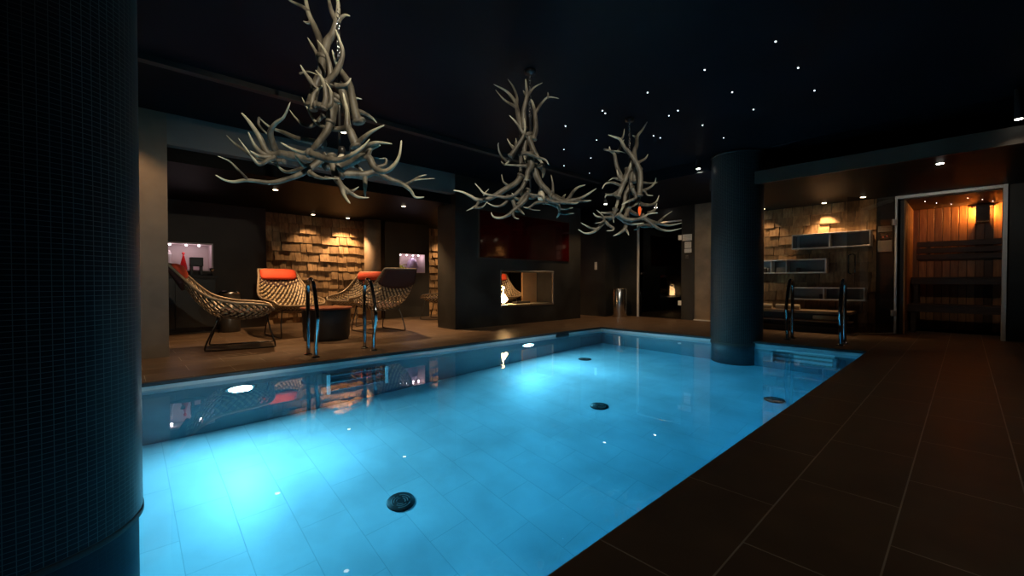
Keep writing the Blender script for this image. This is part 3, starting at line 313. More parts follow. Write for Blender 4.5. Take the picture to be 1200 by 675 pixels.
# ------------------------------------------------------------------ the setting
PX0, PX1, PY0, PY1, WZ, FZ = -4.45, -.77, -.9, 6.33, -.065, -1.5
f = MB()                                   # deck slab around the pool (3 cm stone edge)
f.box(-9.6, PX0, -3.2, 9.6, -.03, 0); f.box(PX1, 3.2, -3.2, 9.6, -.03, 0)
f.box(PX0, PX1, -3.2, PY0, -.03, 0); f.box(PX0, PX1, PY1, 9.6, -.03, 0)
struct(f.build('floor', M['floor']))
b = MB(); b.box(PX0-.4, PX1+.4, PY0-.4, PY1+.4, FZ-.2, FZ); struct(b.build('floor_pool', M['pool']))
for nm, a in (('left', (PX0-.4, PX0, PY0-.4, PY1+.4)), ('right', (PX1, PX1+.4, PY0-.4, PY1+.4)), ('near', (PX0, PX1, PY0-.4, PY0)), ('far', (PX0, PX1, PY1, PY1+.4))):
    w = MB(); w.box(*a, FZ, -.03); struct(w.build('wall_pool_'+nm, M['poolwall']))
w = MB(); w.box(PX0-.01, PX1+.01, PY0-.01, PY1+.01, FZ-.01, WZ)
tag(w.build('pool_water', M['water']), 'still clear blue water filling the rectangular pool', 'water', kind='stuff')

e_ = MB(); e_.box(PX0, PX0+.035, PY0, PY1, -.03, -.002); e_.box(PX0+.035, PX1, PY1-.035, PY1, -.03, -.002)
struct(e_.build('trim_pool_edge', M['black']))
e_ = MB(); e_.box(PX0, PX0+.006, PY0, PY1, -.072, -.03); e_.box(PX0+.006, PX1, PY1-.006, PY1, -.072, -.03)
struct(e_.build('trim_lamplit_band', M['lamplit_rim']))  # strip above the water, painted pale as if the pool lamps reached it
def slab(name, mat, *boxes):
    m = MB()
    for q in boxes: m.box(*q)
    return struct(m.build(name, mat))
# ceilings
slab('ceiling_pool', M['ceiling'], (-5.82, 3.2, -3.2, 6.35, 2.6, 2.8))
slab('ceiling_back', M['ceiling_low'], (-2.55, 3.2, 6.35, 11.2, 2.12, 2.29))
slab('ceiling_upper', M['ceiling'], (-2.55, 3.2, 6.36, 8.95, 2.6, 2.8), (-7.5, -2.55, 6.35, 9.2, 2.42, 2.8))
slab('ceiling_lounge', M['ceiling_low'], (-9.6, -5.95, -1.6, 8.95, 2.12, 2.3))
slab('trim_beam', M['plaster_brown'], (-2.55, 3.2, 6.30, 6.35, 2.12, 2.29))
slab('trim_ledge', M['plaster_dark'], (-4.5, -4.42, -3.2, 6.3, 2.55, 2.6))
# outer walls
slab('wall_right', M['plaster_dark'], (3.0, 3.2, -3.2, 9.4, 0, 2.6))
slab('wall_near', M['plaster_dark'], (-9.6, 3.2, -3.2, -3.0, 0, 2.6))
# lounge front: stone pier, header, fireplace block
pier = slab('wall_pier', M['stone'], (-6.2, -5.82, -3.0, .40, 0, 2.6))
slab('wall_header', M['plaster_grey'], (-5.95, -5.82, .40, 4.13, 2.27, 2.6))
# fireplace block with a see-through opening and a red screen niche above
BX0, BX1, BY0, BY1 = -6.35, -5.82, 4.13, 7.5
OY0, OY1, OZ0, OZ1 = 5.13, 6.60, .34, 1.02
slab('wall_fireplace', M['slate'],
     (BX0, BX1, BY0, OY0, 0, 2.6), (BX0, BX1, OY1, BY1, 0, 2.6), (BX0, BX1, OY0, OY1, 0, OZ0), (BX0, BX1, OY0, OY1, OZ1, 2.6))
# wall projecting right of the block, back wall with doors
slab('wall_switch', M['slate'], (-8.9, -5.69, 8.25, 8.9, 0, 2.6))
slab('wall_back', M['slate'], (-5.69, -5.20, 8.85, 9.05, 0, 2.6), (-4.14, -3.88, 8.80, 9.05, 0, 2.6), (-5.20, -4.14, 8.85, 9.05, 2.13, 2.6), (-.965, -.765, 8.775, 9.05, 0, 2.6))
slab('wall_shower', M['tan'], (-3.88, -2.75, 8.84, 9.05, 0, 2.6))
slab('trim_shower', M['alu'], (-3.88, -2.75, 8.80, 8.84, 0, .02))
slab('wall_steam', M['plaster_dark'], (-5.3, -4.0, 10.4, 10.5, 0, 2.5), (-5.3, -5.2, 9.05, 10.4, 0, 2.5), (-4.14, -4.0, 9.05, 10.4, 0, 2.5))
slab('wall_sauna_side', M['slate'], (.36, 3.0, 8.82, 9.05, 0, 2.6))
# lounge walls
def wall_opening(name, mat, x0, x1, y0, y1, z1, oy0, oy1, oz0, oz1):
    return slab(name, mat, (x0, x1, y0, oy0, 0, z1), (x0, x1, oy1, y1, 0, z1), (x0, x1, oy0, oy1, 0, oz0), (x0, x1, oy0, oy1, oz1, z1))
wall_opening('wall_lounge', M['plaster_brown'], -9.05, -8.63, -1.5, 1.97, 2.12, -.3, 1.17, .99, 1.43)
wall_opening('wall_display', M['plaster_dark'], -8.95, -8.60, 4.25, 5.36, 2.12, 4.59, 5.24, 1.01, 1.44)
slab('wall_lounge_end', M['plaster_dark'], (-9.6, -6.2, -1.7, -1.5, 0, 2.3))
slab('wall_lounge_back', M['plaster_dark'], (-9.25, -9.05, -1.5, 8.3, 0, 2.3))

def shakes(name, L, H, pitch, wmin, wmax, seed, thick=.05):
    rg = random.Random(seed); m = MB(); m.box(0, L, -.003, .0, 0, H, 0); z = H; row = 0
    while z > -.02:
        x = -rg.random()*.1
        while x < L:
            w = rg.uniform(wmin, wmax); x0 = max(x, 0); x1 = min(x+w, L)-.009; x += w
            if x1-x0 < .02: continue
            zb = z-pitch+rg.uniform(-.012, .012); zt = min(z+.06, H); th = thick*rg.uniform(.6, 1.5); t = rg.uniform(.12, 1)
            zb = max(zb, 0); k = rg.uniform(-.004, .004)
            vs = [(x0, -.001, zt), (x1, -.001, zt), (x1, -th, zb+k), (x0, -th, zb-k), (x0, .0, zb-k), (x1, .0, zb+k), (x0, .0, zt), (x1, 0, zt), (x0, -.008, zt), (x1, -.008, zt)]
            m.add([vs[8], vs[9], vs[2], vs[3], vs[6], vs[7], vs[5], vs[4]], [(0, 1, 2, 3), (3, 2, 6, 7), (0, 3, 7, 4), (1, 5, 6, 2), (0, 4, 5, 1)], t)
        z -= pitch; row += 1
    return struct(m.build(name, M['shake'], attr='tone'))
s = shakes('wall_lounge_shingles', 6.2, 2.12, .182, .09, .21, 3); s.location = (-9.0, 8.25, 0); s.rotation_euler = (0, 0, R(-90)); s.location = (-9.0, 8.25, 0)
# after turning: local +x runs towards -Y and the shakes face +X
s.rotation_euler = (0, 0, R(90)); s.location = (-9.0, 2.05, 0)
s = shakes('wall_niche_shingles', 1.785, 2.12, .165, .14, .29, 5, .042); s.location = (-2.75, 8.8, 0)
slab('wall_niche_side', M['plaster_dark'], (-2.85, -2.75, 8.0, 8.84, 0, 2.12), (-2.75, -.97, 8.82, 9.0, 0, 2.6))

# sauna cabin: planked walls, boarded ceiling
def planks(name, L, H, w, seed, mat):
    rg = random.Random(seed); m = MB(); x = 0
    while x < L-.01:
        x1 = min(x+w, L); m.bbox(x+.003, x1-.003, -.018, 0, 0, H, .004, rg.random()); x += w
    m.box(0, L, 0, .04, 0, H, 0); return struct(m.build(name, mat, attr='tone'))
SX0, SX1, SY0, SY1, SZ = -.66, 1.6, 9.05, 10.25, 2.06
p = planks('wall_sauna_back', SX1-SX0, SZ, .095, 1, M['sauna']); p.location = (SX0, SY1, 0)
p = planks('wall_sauna_left', SY1-SY0+.2, SZ, .095, 2, M['sauna']); p.rotation_euler = (0, 0, R(90)); p.location = (SX0, SY0-.2, 0)
p = planks('wall_sauna_right', SY1-SY0, SZ, .095, 4, M['sauna']); p.rotation_euler = (0, 0, R(-90)); p.location = (SX1, SY1, 0)
m = MB()
for i in range(14): m.bbox(SX0, SX1, SY0-.2+i*.1, SY0-.2+i*.1+.095, SZ, SZ+.02, .004)
struct(m.build('ceiling_sauna', M['saunadark']))
# sauna door frame (aluminium), opening -.74 .. .36
fr = MB(); fr.bbox(-.76, -.73, 8.78, 8.86, 0, 2.12, .004); fr.bbox(.33, .375, 8.76, 8.86, 0, 2.12, .004); fr.bbox(-.73, .33, 8.77, 8.86, 2.075, 2.12, .004)
struct(fr.build('door_1_frame', M['alu']))

# ------------------------------------------------------------------ columns
def column(x, y, label):
    e = empty('round_column', (x, y, FZ), label, 'column')
    r = .335; n = 96; m = MB(); vs = []; fs = []
    z0, z1 = WZ-FZ+.0, 2.6-FZ
    for z in (z0, z1):
        for i in range(n+1):
            t = 2*pi*i/n; vs.append((r*cos(t), r*sin(t), z))
    for i in range(n): fs.append((i, i+1, n+1+i+1, n+1+i))
    m.add(vs, fs, 0, True)
    def uv(co, me, li): return (0, 0)
    o = m.build('mosaic_shaft', M['mosaic'], e); me = o.data; u = me.uv_layers.new(name='UVMap')
    for l in me.loops:
        v = l.vertex_index; k = v % (n+1); u.data[l.index].uv = (2*pi*r*k/n, me.vertices[v].co.z)
    MB().lathe([(r+.001, z0-.006), (r+.003, z0), (r+.003, z0+.018), (r+.0005, z0+.02)], n=96).build('base_ring', M['ringstone'], e)
    MB().lathe([(r-.012, 0), (r-.012, z0+.02)], n=96).build('submerged_base', M['grout_base'], e)
    MB().lathe([(r+.012, z1-.03), (r+.012, z1-.002)], n=96).build('top_collar', M['black'], e)
    return e
column(-2.24, 6.48, 'black mosaic column standing at the far edge of the pool')
column(-2.17, -.27, 'near black mosaic column filling the left side of the picture')

c = MB().lathe([(.17, 0), (.17, 2.12)], n=40).build('stone_column', M['tan'], None, loc=(-8.66, 4.0, 0))
tag(c, 'rough tan stone column beside the lounge shingle wall', 'column')
# ------------------------------------------------------------------ antler chandeliers
CH_TEXT = [
 'large antler chandelier nearest the camera over the left of the pool',
 'middle antler chandelier hanging in front of the red screen',
 'farthest antler chandelier hanging in front of the smoked glass door']
def antler(segs, parent, seed):
    m = MB(); rg = random.Random(seed)
    for bi, sg in enumerate(segs):
        P = catmull([tuple(p) for p in sg], 6); n = len(P)
        rad = [max(p[3], .0016) for p in P]; rad[-1] = .0008
        a = []
        for i in range(n):
            t = i/(n-1); a.append(max(0, (t-.35)/.65) if bi == 0 else max(0, (t-.15)/.85))
        rad = [r*(1+.09*noise.noise(Vector((P[i][0]*28+seed, P[i][1]*28, P[i][2]*28)))) for i, r in enumerate(rad)]
        m.tube([p[:3] for p in P], rad, 10, a)
        if bi == 0:   # burr: the knobbly disc at the root
            p = Vector(P[0][:3]); d = (p-Vector(P[1][:3])).normalized(); r = rad[0]
            m.tube([p-d*r*.5, p-d*r*.2, p+d*r*.3, p+d*r*.5], [r*1.0, r*1.38, r*1.32, r*.8], 12, [0]*4)
        else:         # webbing where the tine leaves the beam
            p = Vector(P[0][:3]); m.ball(p, rad[0]*1.08, 8, a[0])
    return m.build('antler', M['antler'], parent, attr='tip')
YAW = R(47.0)
for ci, ((cx, cy), ants) in enumerate(CH):
    e = empty('antler_chandelier', (cx, cy, 2.6), CH_TEXT[ci], 'chandelier', YAW, 'antler chandeliers above the pool')
    for k, sg in enumerate(ants): antler(sg, e, ci*100+k)
    ztop = -.42 if ci == 0 else -.30
    ch = MB(); z = -.03; i = 0
    while z > ztop-.1:
        L = []
        for q in range(10):
            t = 2*pi*q/10; a_, b_ = .009*cos(t), .017*sin(t); L.append((a_, 0, z-.014+b_) if i % 2 else (0, a_, z-.014+b_))
        ch.tube(L, .003, 6, closed=True); z -= .026; i += 1
    ch.build('chain', M['steel'], e)
    MB().lathe([(.045, -.03), (.05, -.012), (.05, -.001)], n=24).build('ceiling_rose', M['black'], e)
    # steel stem and wired lamp holders at the crown of the lower ring
    MB().tube([(0, 0, ztop-.08), (.004, .004, ztop-.3), (0, 0, -1.08)], .008, 8).build('stem', M['darksteel'], e)
    for (a_, d_, z_, kind) in ([(.03, -.03, -1.10, 'w'), (.06, .06, -1.06, 'w')] if ci == 0 else [(.10, .05, -1.06, 'w')] if ci == 1 else [(.11, -.02, -1.02, 'r')]):
        hb = MB().lathe([(.018, .0), (.02, .03), (.012, .045)], (a_, d_, z_+.05), 16).build('lamp_holder', M['darksteel'], e)
        if kind == 'w':
            MB().lathe([(.012, .05), (.026, .03), (.034, 0), (.03, -.025), (.012, -.04)], (a_, d_, z_), 16).build('bulb', M['cream'], hb)
        else:
            MB().lathe([(.010, .05), (.018, .02), (.014, -.02), (.003, -.05)], (a_, d_, z_), 12).build('bulb', M['bulb_red'], hb)

# ------------------------------------------------------------------ lounge armchairs
ST = [ # t, centre x, centre z, rim x, rim z, half width
 (.36, .455, .36, .47, .31), (.30, .40, .30, .52, .355), (.16, .355, .14, .545, .385), (-.02, .345, -.06, .565, .40),
 (-.24, .40, -.26, .62, .385), (-.40, .55, -.40, .72, .35), (-.52, .74, -.51, .84, .31), (-.60, .90, -.59, .93, .285), (-.65, 1.0, -.65, 1.0, .275)]
STS = catmull(ST, 5)
def shell(u, v):   # u -1..1 across, v 0..1 front to top
    q = v*(len(STS)-1); i = min(int(q), len(STS)-2); t = q-i
    cx, cz, rx, rz, w = [STS[i][k]*(1-t)+STS[i+1][k]*t for k in range(5)]
    k = abs(u)**2.6; y = w*(u if abs(u) < .01 else math.copysign(1-(1-abs(u))**1.25, u))
    return Vector((cx*(1-k)+rx*k, y, cz*(1-k)+rz*k))
def norm(u, v):
    a = shell(min(u+.02, 1), v)-shell(max(u-.02, -1), v); b = shell(u, min(v+.01, 1))-shell(u, max(v-.01, 0)); return a.cross(b).normalized()
def make_chair(label):
    e = empty('lounge_chair', (0, 0, 0), label, 'chair', 0, 'woven lounge chairs')
    rim = [shell(-1, v/20) for v in range(21)]+[shell(u/6, 1) for u in range(-5, 6)]+[shell(1, v/20) for v in range(20, -1, -1)]+[shell(-u/6, 0) for u in range(-5, 6)]
    MB().tube(rim, .015, 8, closed=True).build('frame_rim', M['rim'], e)
    def strip(m, u0, u1, v0, v1, wd, off, n=26):
        P = []; Nn = []
        for i in range(n+1):
            t = i/n; P.append((u0+(u1-u0)*t, v0+(v1-v0)*t))
        vs = []; fs = []
        for i, (u, v) in enumerate(P):
            p = shell(u, v); nn = norm(u, v); o = off*(1 if (i//1) % 2 else -1)
            q0 = shell(*P[max(i-1, 0)]); q1 = shell(*P[min(i+1, n)]); t = (q1-q0).normalized(); s_ = t.cross(nn)*wd
            p = p+nn*o*.5; vs += [p-s_, p+s_, p+s_-nn*.006, p-s_-nn*.006]
        for i in range(n):
            a = i*4; fs += [(a, a+1, a+5, a+4), (a+3, a+7, a+6, a+2), (a, a+4, a+7, a+3), (a+1, a+2, a+6, a+5)]
        m.add(vs, fs)
    light_w = MB(); dark_w = MB(); N = 21
    for k in range(-N, N+6):     # diagonals in both directions, clipped to the shell
        for sgn, m in ((1, light_w), (-1, dark_w)):
            # line v = v0 + slope*(u+1)/2
            v0 = k/N; sl = .62
            ua, ub = -1., 1.
            va, vb = v0, v0+sl
            if vb < 0 or va > .98: continue
            if va < 0: ua = -1+2*(-v0)/sl; va = 0
            if vb > .98: ub = -1+2*(.98-v0)/sl; vb = .98
            if ub-ua < .08: continue
            strip(m, sgn*ua, sgn*ub, va, vb, .0105 if sgn == 1 else .009, .003*sgn)
    light_w.build('woven_seat_shell', M['weave'], e)
    dark_w.build('cross_weave', M['weavedark'], e)
    # dark padded liner behind the cords; its rear paints the headrest's unlit back
    m = MB(); vs = []; fs = []; nu, nv = 14, 10
    for off in (-.05, .0):
        for j in range(nv+1):
            for i in range(nu+1):
                u = -.9+1.8*i/nu; v = .74+.26*j/nv; vs.append(shell(u, v)+norm(u, v)*off)
    K = (nu+1)*(nv+1)
    for o in (0, K):
        for j in range(nv):
            for i in range(nu): a = o+j*(nu+1)+i; fs.append((a, a+1, a+nu+2, a+nu+1))
    for j in range(nv):
        a = j*(nu+1); fs.append((a, a+nu+1, K+a+nu+1, K+a)); a += nu; fs.append((a, a+nu+1, K+a+nu+1, K+a))
    for i in range(nu):
        a = i; fs.append((a, a+1, K+a+1, K+a)); a = nv*(nu+1)+i; fs.append((a, a+1, K+a+1, K+a))
    m.add(vs, fs, 0, True); m.build('back_pad', M['redbrown'], e)
    # seat cushion
    m = MB(); vs = []; fs = []; nu, nv = 12, 12
    for k_, off in enumerate((.012, .055)):
        for j in range(nv+1):
            for i in range(nu+1):
                u = -.72+1.44*i/nu; v = .04+.42*j/nv; ed = min(1, 4*min(i, nu-i)/nu+.2)*min(1, 4*min(j, nv-j)/nv+.2)
                vs.append(shell(u, v)+norm(u, v)*(off if k_ == 0 else .012+.045*ed))
    K = (nu+1)*(nv+1)
    for o in (0, K):
        for j in range(nv):
            for i in range(nu): a = o+j*(nu+1)+i; fs.append((a, a+1, a+nu+2, a+nu+1))
    for j in range(nv):
        a = j*(nu+1); fs.append((a, a+nu+1, K+a+nu+1, K+a)); a += nu; fs.append((a, a+nu+1, K+a+nu+1, K+a))
    for i in range(nu):
        a = i; fs.append((a, a+1, K+a+1, K+a)); a = nv*(nu+1)+i; fs.append((a, a+1, K+a+1, K+a))
    m.add(vs, fs, 0, True); m.build('seat_cushion', M['redbrown'], e)
    # headrest bolster wrapped over the top of the back
    m = MB(); pts = []
    vs = []; fs = []; nu, nr = 20, 14
    for i in range(nu+1):
        s_ = -1+2*i/nu; y = s_*.262; k_ = (1-abs(s_)**6)**.5 if abs(s_) < 1 else 0
        k_ = max(k_, .35)
        for j in range(nr):
            t = 2*pi*j/nr; cxx = .05*cos(t)*k_; czz = .086*math.copysign(abs(sin(t))**.75, sin(t))*(.55+.45*k_)
            vs.append((-.628+cxx*1.0-czz*.35+.05, y, .925+czz))
    for i in range(nu):
        for j in range(nr): jj = (j+1) % nr; fs.append((i*nr+j, i*nr+jj, i*nr+nr+jj, i*nr+nr+j))
    fs.append(tuple(range(nr))); fs.append(tuple(range(nu*nr+nr-1, nu*nr-1, -1)))
    m.add(vs, fs, 0, True); m.build('headrest', M['red'], e)
    for s_ in (-1, 1):
        y = s_*.27
        P = [(.29, s_*.24, .40), (.33, y, .2), (.375, y+s_*.01, .04), (.33, y+s_*.01, .012), (.0, y+s_*.01, .010), (-.28, y+s_*.01, .012), (-.325, y+s_*.01, .04), (-.27, y, .2), (-.20, s_*.24, .37)]
        MB().tube(catmull(P, 5), .0095, 8).build('leg', M['darksteel'], e)
    MB().tube([(.29, -.245, .40), (.29, 0, .392), (.29, .245, .40)], .009, 8).build('cross_tube', M['darksteel'], e)
    MB().tube([(-.2, -.245, .37), (-.2, 0, .345), (-.2, .245, .37)], .009, 8).build('cross_tube', M['darksteel'], e)
    return e
CHAIRS = [((-6.12, 1.10), R(78), 'woven lounge chair seen from its side, leftmost by the stone pier'),
          ((-6.93, 1.93), R(4), 'woven lounge chair with red headrest facing the camera left of the drum table'),
          ((-7.85, 3.25), R(-55), 'rear woven lounge chair with red headrest near the tan stone column'),
          ((-6.53, 3.12), R(184), 'dark woven lounge chair seen from behind, in front of the lilac display'),
          ((-7.55, 6.75), R(-25), 'woven lounge chair with red headrest seen through the fireplace'),
          ((-7.75, 5.15), R(215), 'woven lounge chair partly hidden behind the left edge of the fireplace wall')]
proto = None
for (x, y), a, lab in CHAIRS:
    if proto is None: o = proto = make_chair(lab)
    else: o = copy_tree(proto); o['label'] = lab
    o.location = (x, y, 0); o.rotation_euler = (0, 0, a)

# drum table
e = empty('drum_table', (-6.10, 2.14, 0), 'black drum side table with a reddish round top between the chairs', 'table')
MB().lathe([(.27, 0), (.285, .01), (.30, .05), (.315, .40), (.31, .425)], n=48).build('body', M['black'], e)
MB().lathe([(.325, .425), (.335, .431), (.335, .447), (.328, .452)], n=48).build('tabletop', M['tabletop'], e)

# ------------------------------------------------------------------ grab rails and pool steps
def rail(x, y, rz, label):
    # feet at local x=0 (deck side) and x=.24 (water side), the water side tube bowed out
    e = empty('grab_rail', (x, y, 0), label, 'grab rail', rz, 'steel grab rails at the pool steps')
    P = [(0, 0, .0), (0, 0, .45), (.0, 0, .70), (.03, 0, .79), (.09, 0, .83), (.16, 0, .80), (.21, 0, .72), (.27, 0, .56), (.305, 0, .44), (.29, 0, .32), (.25, 0, .18), (.24, 0, .08), (.24, 0, 0)]
    MB().tube(catmull(P, 6), .021, 12).build('tube', M['chrome'], e)
    for xx in (0, .24): MB().lathe([(.042, 0), (.044, .004), (.036, .012), (.024, .016)], (xx, 0, 0), 20).build('foot_flange', M['chrome'], e)
    return e
rail(-4.93, 1.53, R(0), 'left one of two steel grab rails on the lounge side of the pool')
rail(-4.95, 2.18, R(0), 'right one of two steel grab rails on the lounge side of the pool')
rail(-1.68, 7.02, R(-90), 'left one of two steel grab rails in front of the shingled niche')
rail(-1.07, 6.90, R(-90), 'right one of two steel grab rails in front of the shingled niche')
def steps(x, y, rz, label, L=.62, pale=False):
    e = empty('pool_ladder', (x, y, -1.05), label, 'pool steps', rz)
    for s_ in (-1, 1): MB().bbox(s_*L/2-.02, s_*L/2+.02, -.14, 0, 0, .72, .006).build('side_plate', M['steel'], e)
    if pale: MB().bbox(-L/2+.02, L/2-.02, -.008, -.001, -.02, .84, .002).build('bright_recess_plate', M['paper'], e)  # pale plate added to brighten the recess behind the treads
    for z in (.08, .36, .62):
        m = MB(); m.bbox(-L/2+.02, L/2-.02, -.13, -.01, z, z+.02, .004)
        for k in range(12): xx = -L/2+.06+k*(L-.12)/11; m.bbox(xx-.008, xx+.008, -.125, -.015, z+.02, z+.028, .002)
        m.build('tread', M['steel'], e)
    return e
steps(PX0, 1.84, R(90), 'submerged steel steps on the lounge side pool wall')
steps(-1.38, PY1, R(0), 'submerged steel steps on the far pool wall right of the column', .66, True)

# ------------------------------------------------------------------ pool fittings
def pool_lamp(y, z, label, pw):
    e = empty('pool_light', (PX0, y, z), label, 'light')
    def disc(prof):   # lathe around +X
        m = MB(); m.lathe(prof, n=32); m.v = [(v[2], v[1], v[0]) for v in m.v]; return m
    disc([(.125, 0), (.125, .012), (.105, .018)]).build('rim', M['steel'], e)
    disc([(.10, .012), (.09, .024), (.05, .03), (.01, .032)]).build('lens', M['poollens'], e)
    l = light('AREA', 'pool_lamp', (PX0+.05, y, z), pw, (.86, .95, 1.), e, size=.17, aim=(PX0+2, y, z-.1))
    return e
PLW = 76
pool_lamp(.80, -.46, 'glowing round underwater light on the lounge side, nearest the camera', PLW)
pool_lamp(4.45, -.50, 'glowing round underwater light on the lounge side, farther along the wall', PLW)
dr = None
for x, y, lab in [(-2.65, 1.42, 'round black floor drain in the pool, nearest the camera'), (-2.6, 3.67, 'round black floor drain near the middle of the pool'), (-3.86, 5.08, 'round black floor drain near the far left pool corner'), (-1.35, 5.0, 'round black floor drain near the right edge of the pool')]:
    if dr is None:
        e = dr = empty('floor_drain', (x, y, FZ), lab, 'drain', 0, 'floor drains in the pool')
        MB().lathe([(.096, 0), (.096, .008), (.09, .012)], n=36).build('cover', M['black'], e)
        m = MB()
        for r_ in (.03, .047, .064):
            for q in range(3):
                a0 = q*2*pi/3+r_*20; m.tube([(r_*cos(a0+t*.17), r_*sin(a0+t*.17), .013) for t in range(10)], .0035, 6)
        m.build('grille_slots', M['greyplate'], e)
    else:
        e = copy_tree(dr); e['label'] = lab; e.location = (x, y, FZ)
m = MB(); m.bbox(0, .03, -.15, .15, -.075, .045, .004)
tag(m.build('skimmer', M['black'], None, loc=(PX0, 5.25, -.08)), 'black overflow skimmer mouth in the pool rim below the fireplace', 'skimmer')
m = MB(); m.ball((0, 0, 0), .1, 16, sc=(1.3, .15, .35)); 
tag(m.build('water_inlet', M['black'], None, loc=(-3.45, PY1, -.27)), 'dark oval water inlet in the far pool wall', 'inlet')

# ------------------------------------------------------------------ fireplace fittings
e = empty('fireplace_insert', (BX1, (OY0+OY1)/2, OZ0), 'see-through gas fireplace with pale steel frame and flames', 'fireplace')
hw = (OY1-OY0)/2; H = OZ1-OZ0
m = MB()
m.bbox(-.02, .012, -hw, -hw+.03, 0, H, .003); m.bbox(-.02, .012, hw-.03, hw, 0, H, .003); m.bbox(-.02, .012, -hw+.03, hw-.03, H-.035, H, .003); m.bbox(-.02, .012, -hw+.03, hw-.03, 0, .035, .003)
m.build('frame', M['steel'], e)
m = MB(); m.box(-.52, -.02, -hw, hw, 0, .03); m.build('hearth_plate', M['cream'], e)
m = MB(); m.box(-.5, -.03, -.02, hw-.005, .03, H-.01) if 0 else m.bbox(-.51, -.47, .30, hw-.01, .03, H-.01, .003); m.build('steel_panel', M['firelit_panel'], e)
m = MB(); m.bbox(-.33, -.2, -.12, .26, .03, .075, .004); m.build('burner_tray', M['black'], e)
m = MB(); m.bbox(-.33, -.2, -hw+.06, -hw+.36, .03, .06, .004); m.build('gas_burner', M['black'], e)
rg = random.Random(3)
for k, (yy, hh, ww) in enumerate([(-.60, .30, .035), (-.52, .16, .04), (-.45, .24, .04), (-.56, .12, .05), (-.39, .12, .03), (-.50, .34, .022)]):
    P = [(-.26+rg.uniform(-.02, .02)*i, yy+.022*sin(i*1.7+k), .06+hh*i/6) for i in range(7)]
    MB().tube(catmull(P, 4), [ww*(.55+.9*(i/24)*(1-i/24)*2)*(1-(i/24)**2.2)+.001 for i in range(25)], 10, flat=.5).build('flame', M['flame'], e)
# red screen above
e = empty('wall_screen', (BX1, 5.86, 1.65), 'wide dark red glossy screen on the wall above the fireplace', 'screen')
m = MB(); m.bbox(.012, .03, -1.22, 1.21, -.415, .405, .004); m.build('screen_panel', M['screen'], e)
m = MB(); m.bbox(0, .012, -1.25, 1.24, -.44, .43, .004); m.build('backing_frame', M['plaster_brown'], e)
# light switch
e = empty('light_switch', (-5.95, 8.25, 1.18), 'small white light switch on the wall right of the fireplace', 'switch')
MB().bbox(-.035, .035, -.012, 0, -.09, .09, .004).build('plate', M['switch'], e)
MB().bbox(-.018, .018, -.018, -.012, -.03, .03, .003).build('rocker', M['paper'], e)
# tall steel bin
e = empty('waste_bin', (-5.47, 8.50, 0), 'tall polished steel cylinder bin beside the smoked glass door', 'bin')
MB().lathe([(.165, 0), (.17, .01), (.17, .64), (.165, .65), (.15, .65)], n=48).build('body', M['steel'], e)
MB().lathe([(.15, .648), (.145, .66), (.06, .664)], n=48).build('lid', M['black'], e)

# ------------------------------------------------------------------ smoked glass door (steam room) and panel signs
e = empty('glass_door', (-5.20, 8.83, 0), 'smoked glass door in a slim metal frame behind the steel bin', 'door')
MB().bbox(.05, 1.04, -.005, .007, .01, 2.10, .002).build('glass_panel', M['darkglass'], e)
m = MB(); m.bbox(0, .045, -.03, .05, 0, 2.13, .004); m.bbox(.045, 1.06, -.03, .05, 2.10, 2.13, .004); m.build('door_frame', M['alu'], e)
for z in (.35, 1.75): MB().bbox(.98, 1.06, -.02, .02, z-.05, z+.05, .003).build('hinge', M['alu'], e)
MB().ball((.13, -.04, 1.0), .025, 12).build('handle', M['chrome'], e)
def sheet(name, x, y, z, w, h, lab, lines=4, mat='paper', group=None, title=True):
    e = empty(name, (x, y, z), lab, 'sign', 0, group)
    MB().bbox(-w/2, w/2, -.006, 0, -h/2, h/2, .001).build('board', M[mat], e)
    rg = random.Random(int(z*1000)); m = MB()
    for k in range(lines):
        zz = h/2-h*(k+.8)/(lines+.6); x0 = -w*.4; 
        while x0 < w*.38:
            L = rg.uniform(.012, .04); L = min(L, w*.4-x0); m.box(x0, x0+L, -.0068, -.006, zz-h*.02, zz+h*.025); x0 += L+.008
    m.build('printed_lines', M['ink'], e); return e
sheet('notice_sheet', -4.02, 8.80, 1.74, .20, .13, 'top white notice sheet beside the smoked glass door')
sheet('notice_sheet', -4.00, 8.80, 1.58, .14, .13, 'middle white notice sheet beside the smoked glass door', 3)
sheet('notice_sheet', -4.00, 8.80, 1.46, .15, .08, 'lowest white notice sheet beside the smoked glass door', 2)
e = empty('wall_controller', (-4.02, 8.80, 1.33), 'small dark wall controller under the white notice sheets', 'controller')
MB().bbox(-.03, .03, -.02, 0, -.03, .03, .004).build('housing', M['ink'], e); MB().ball((.01, -.02, .005), .012, 8).build('knob', M['steel'], e)

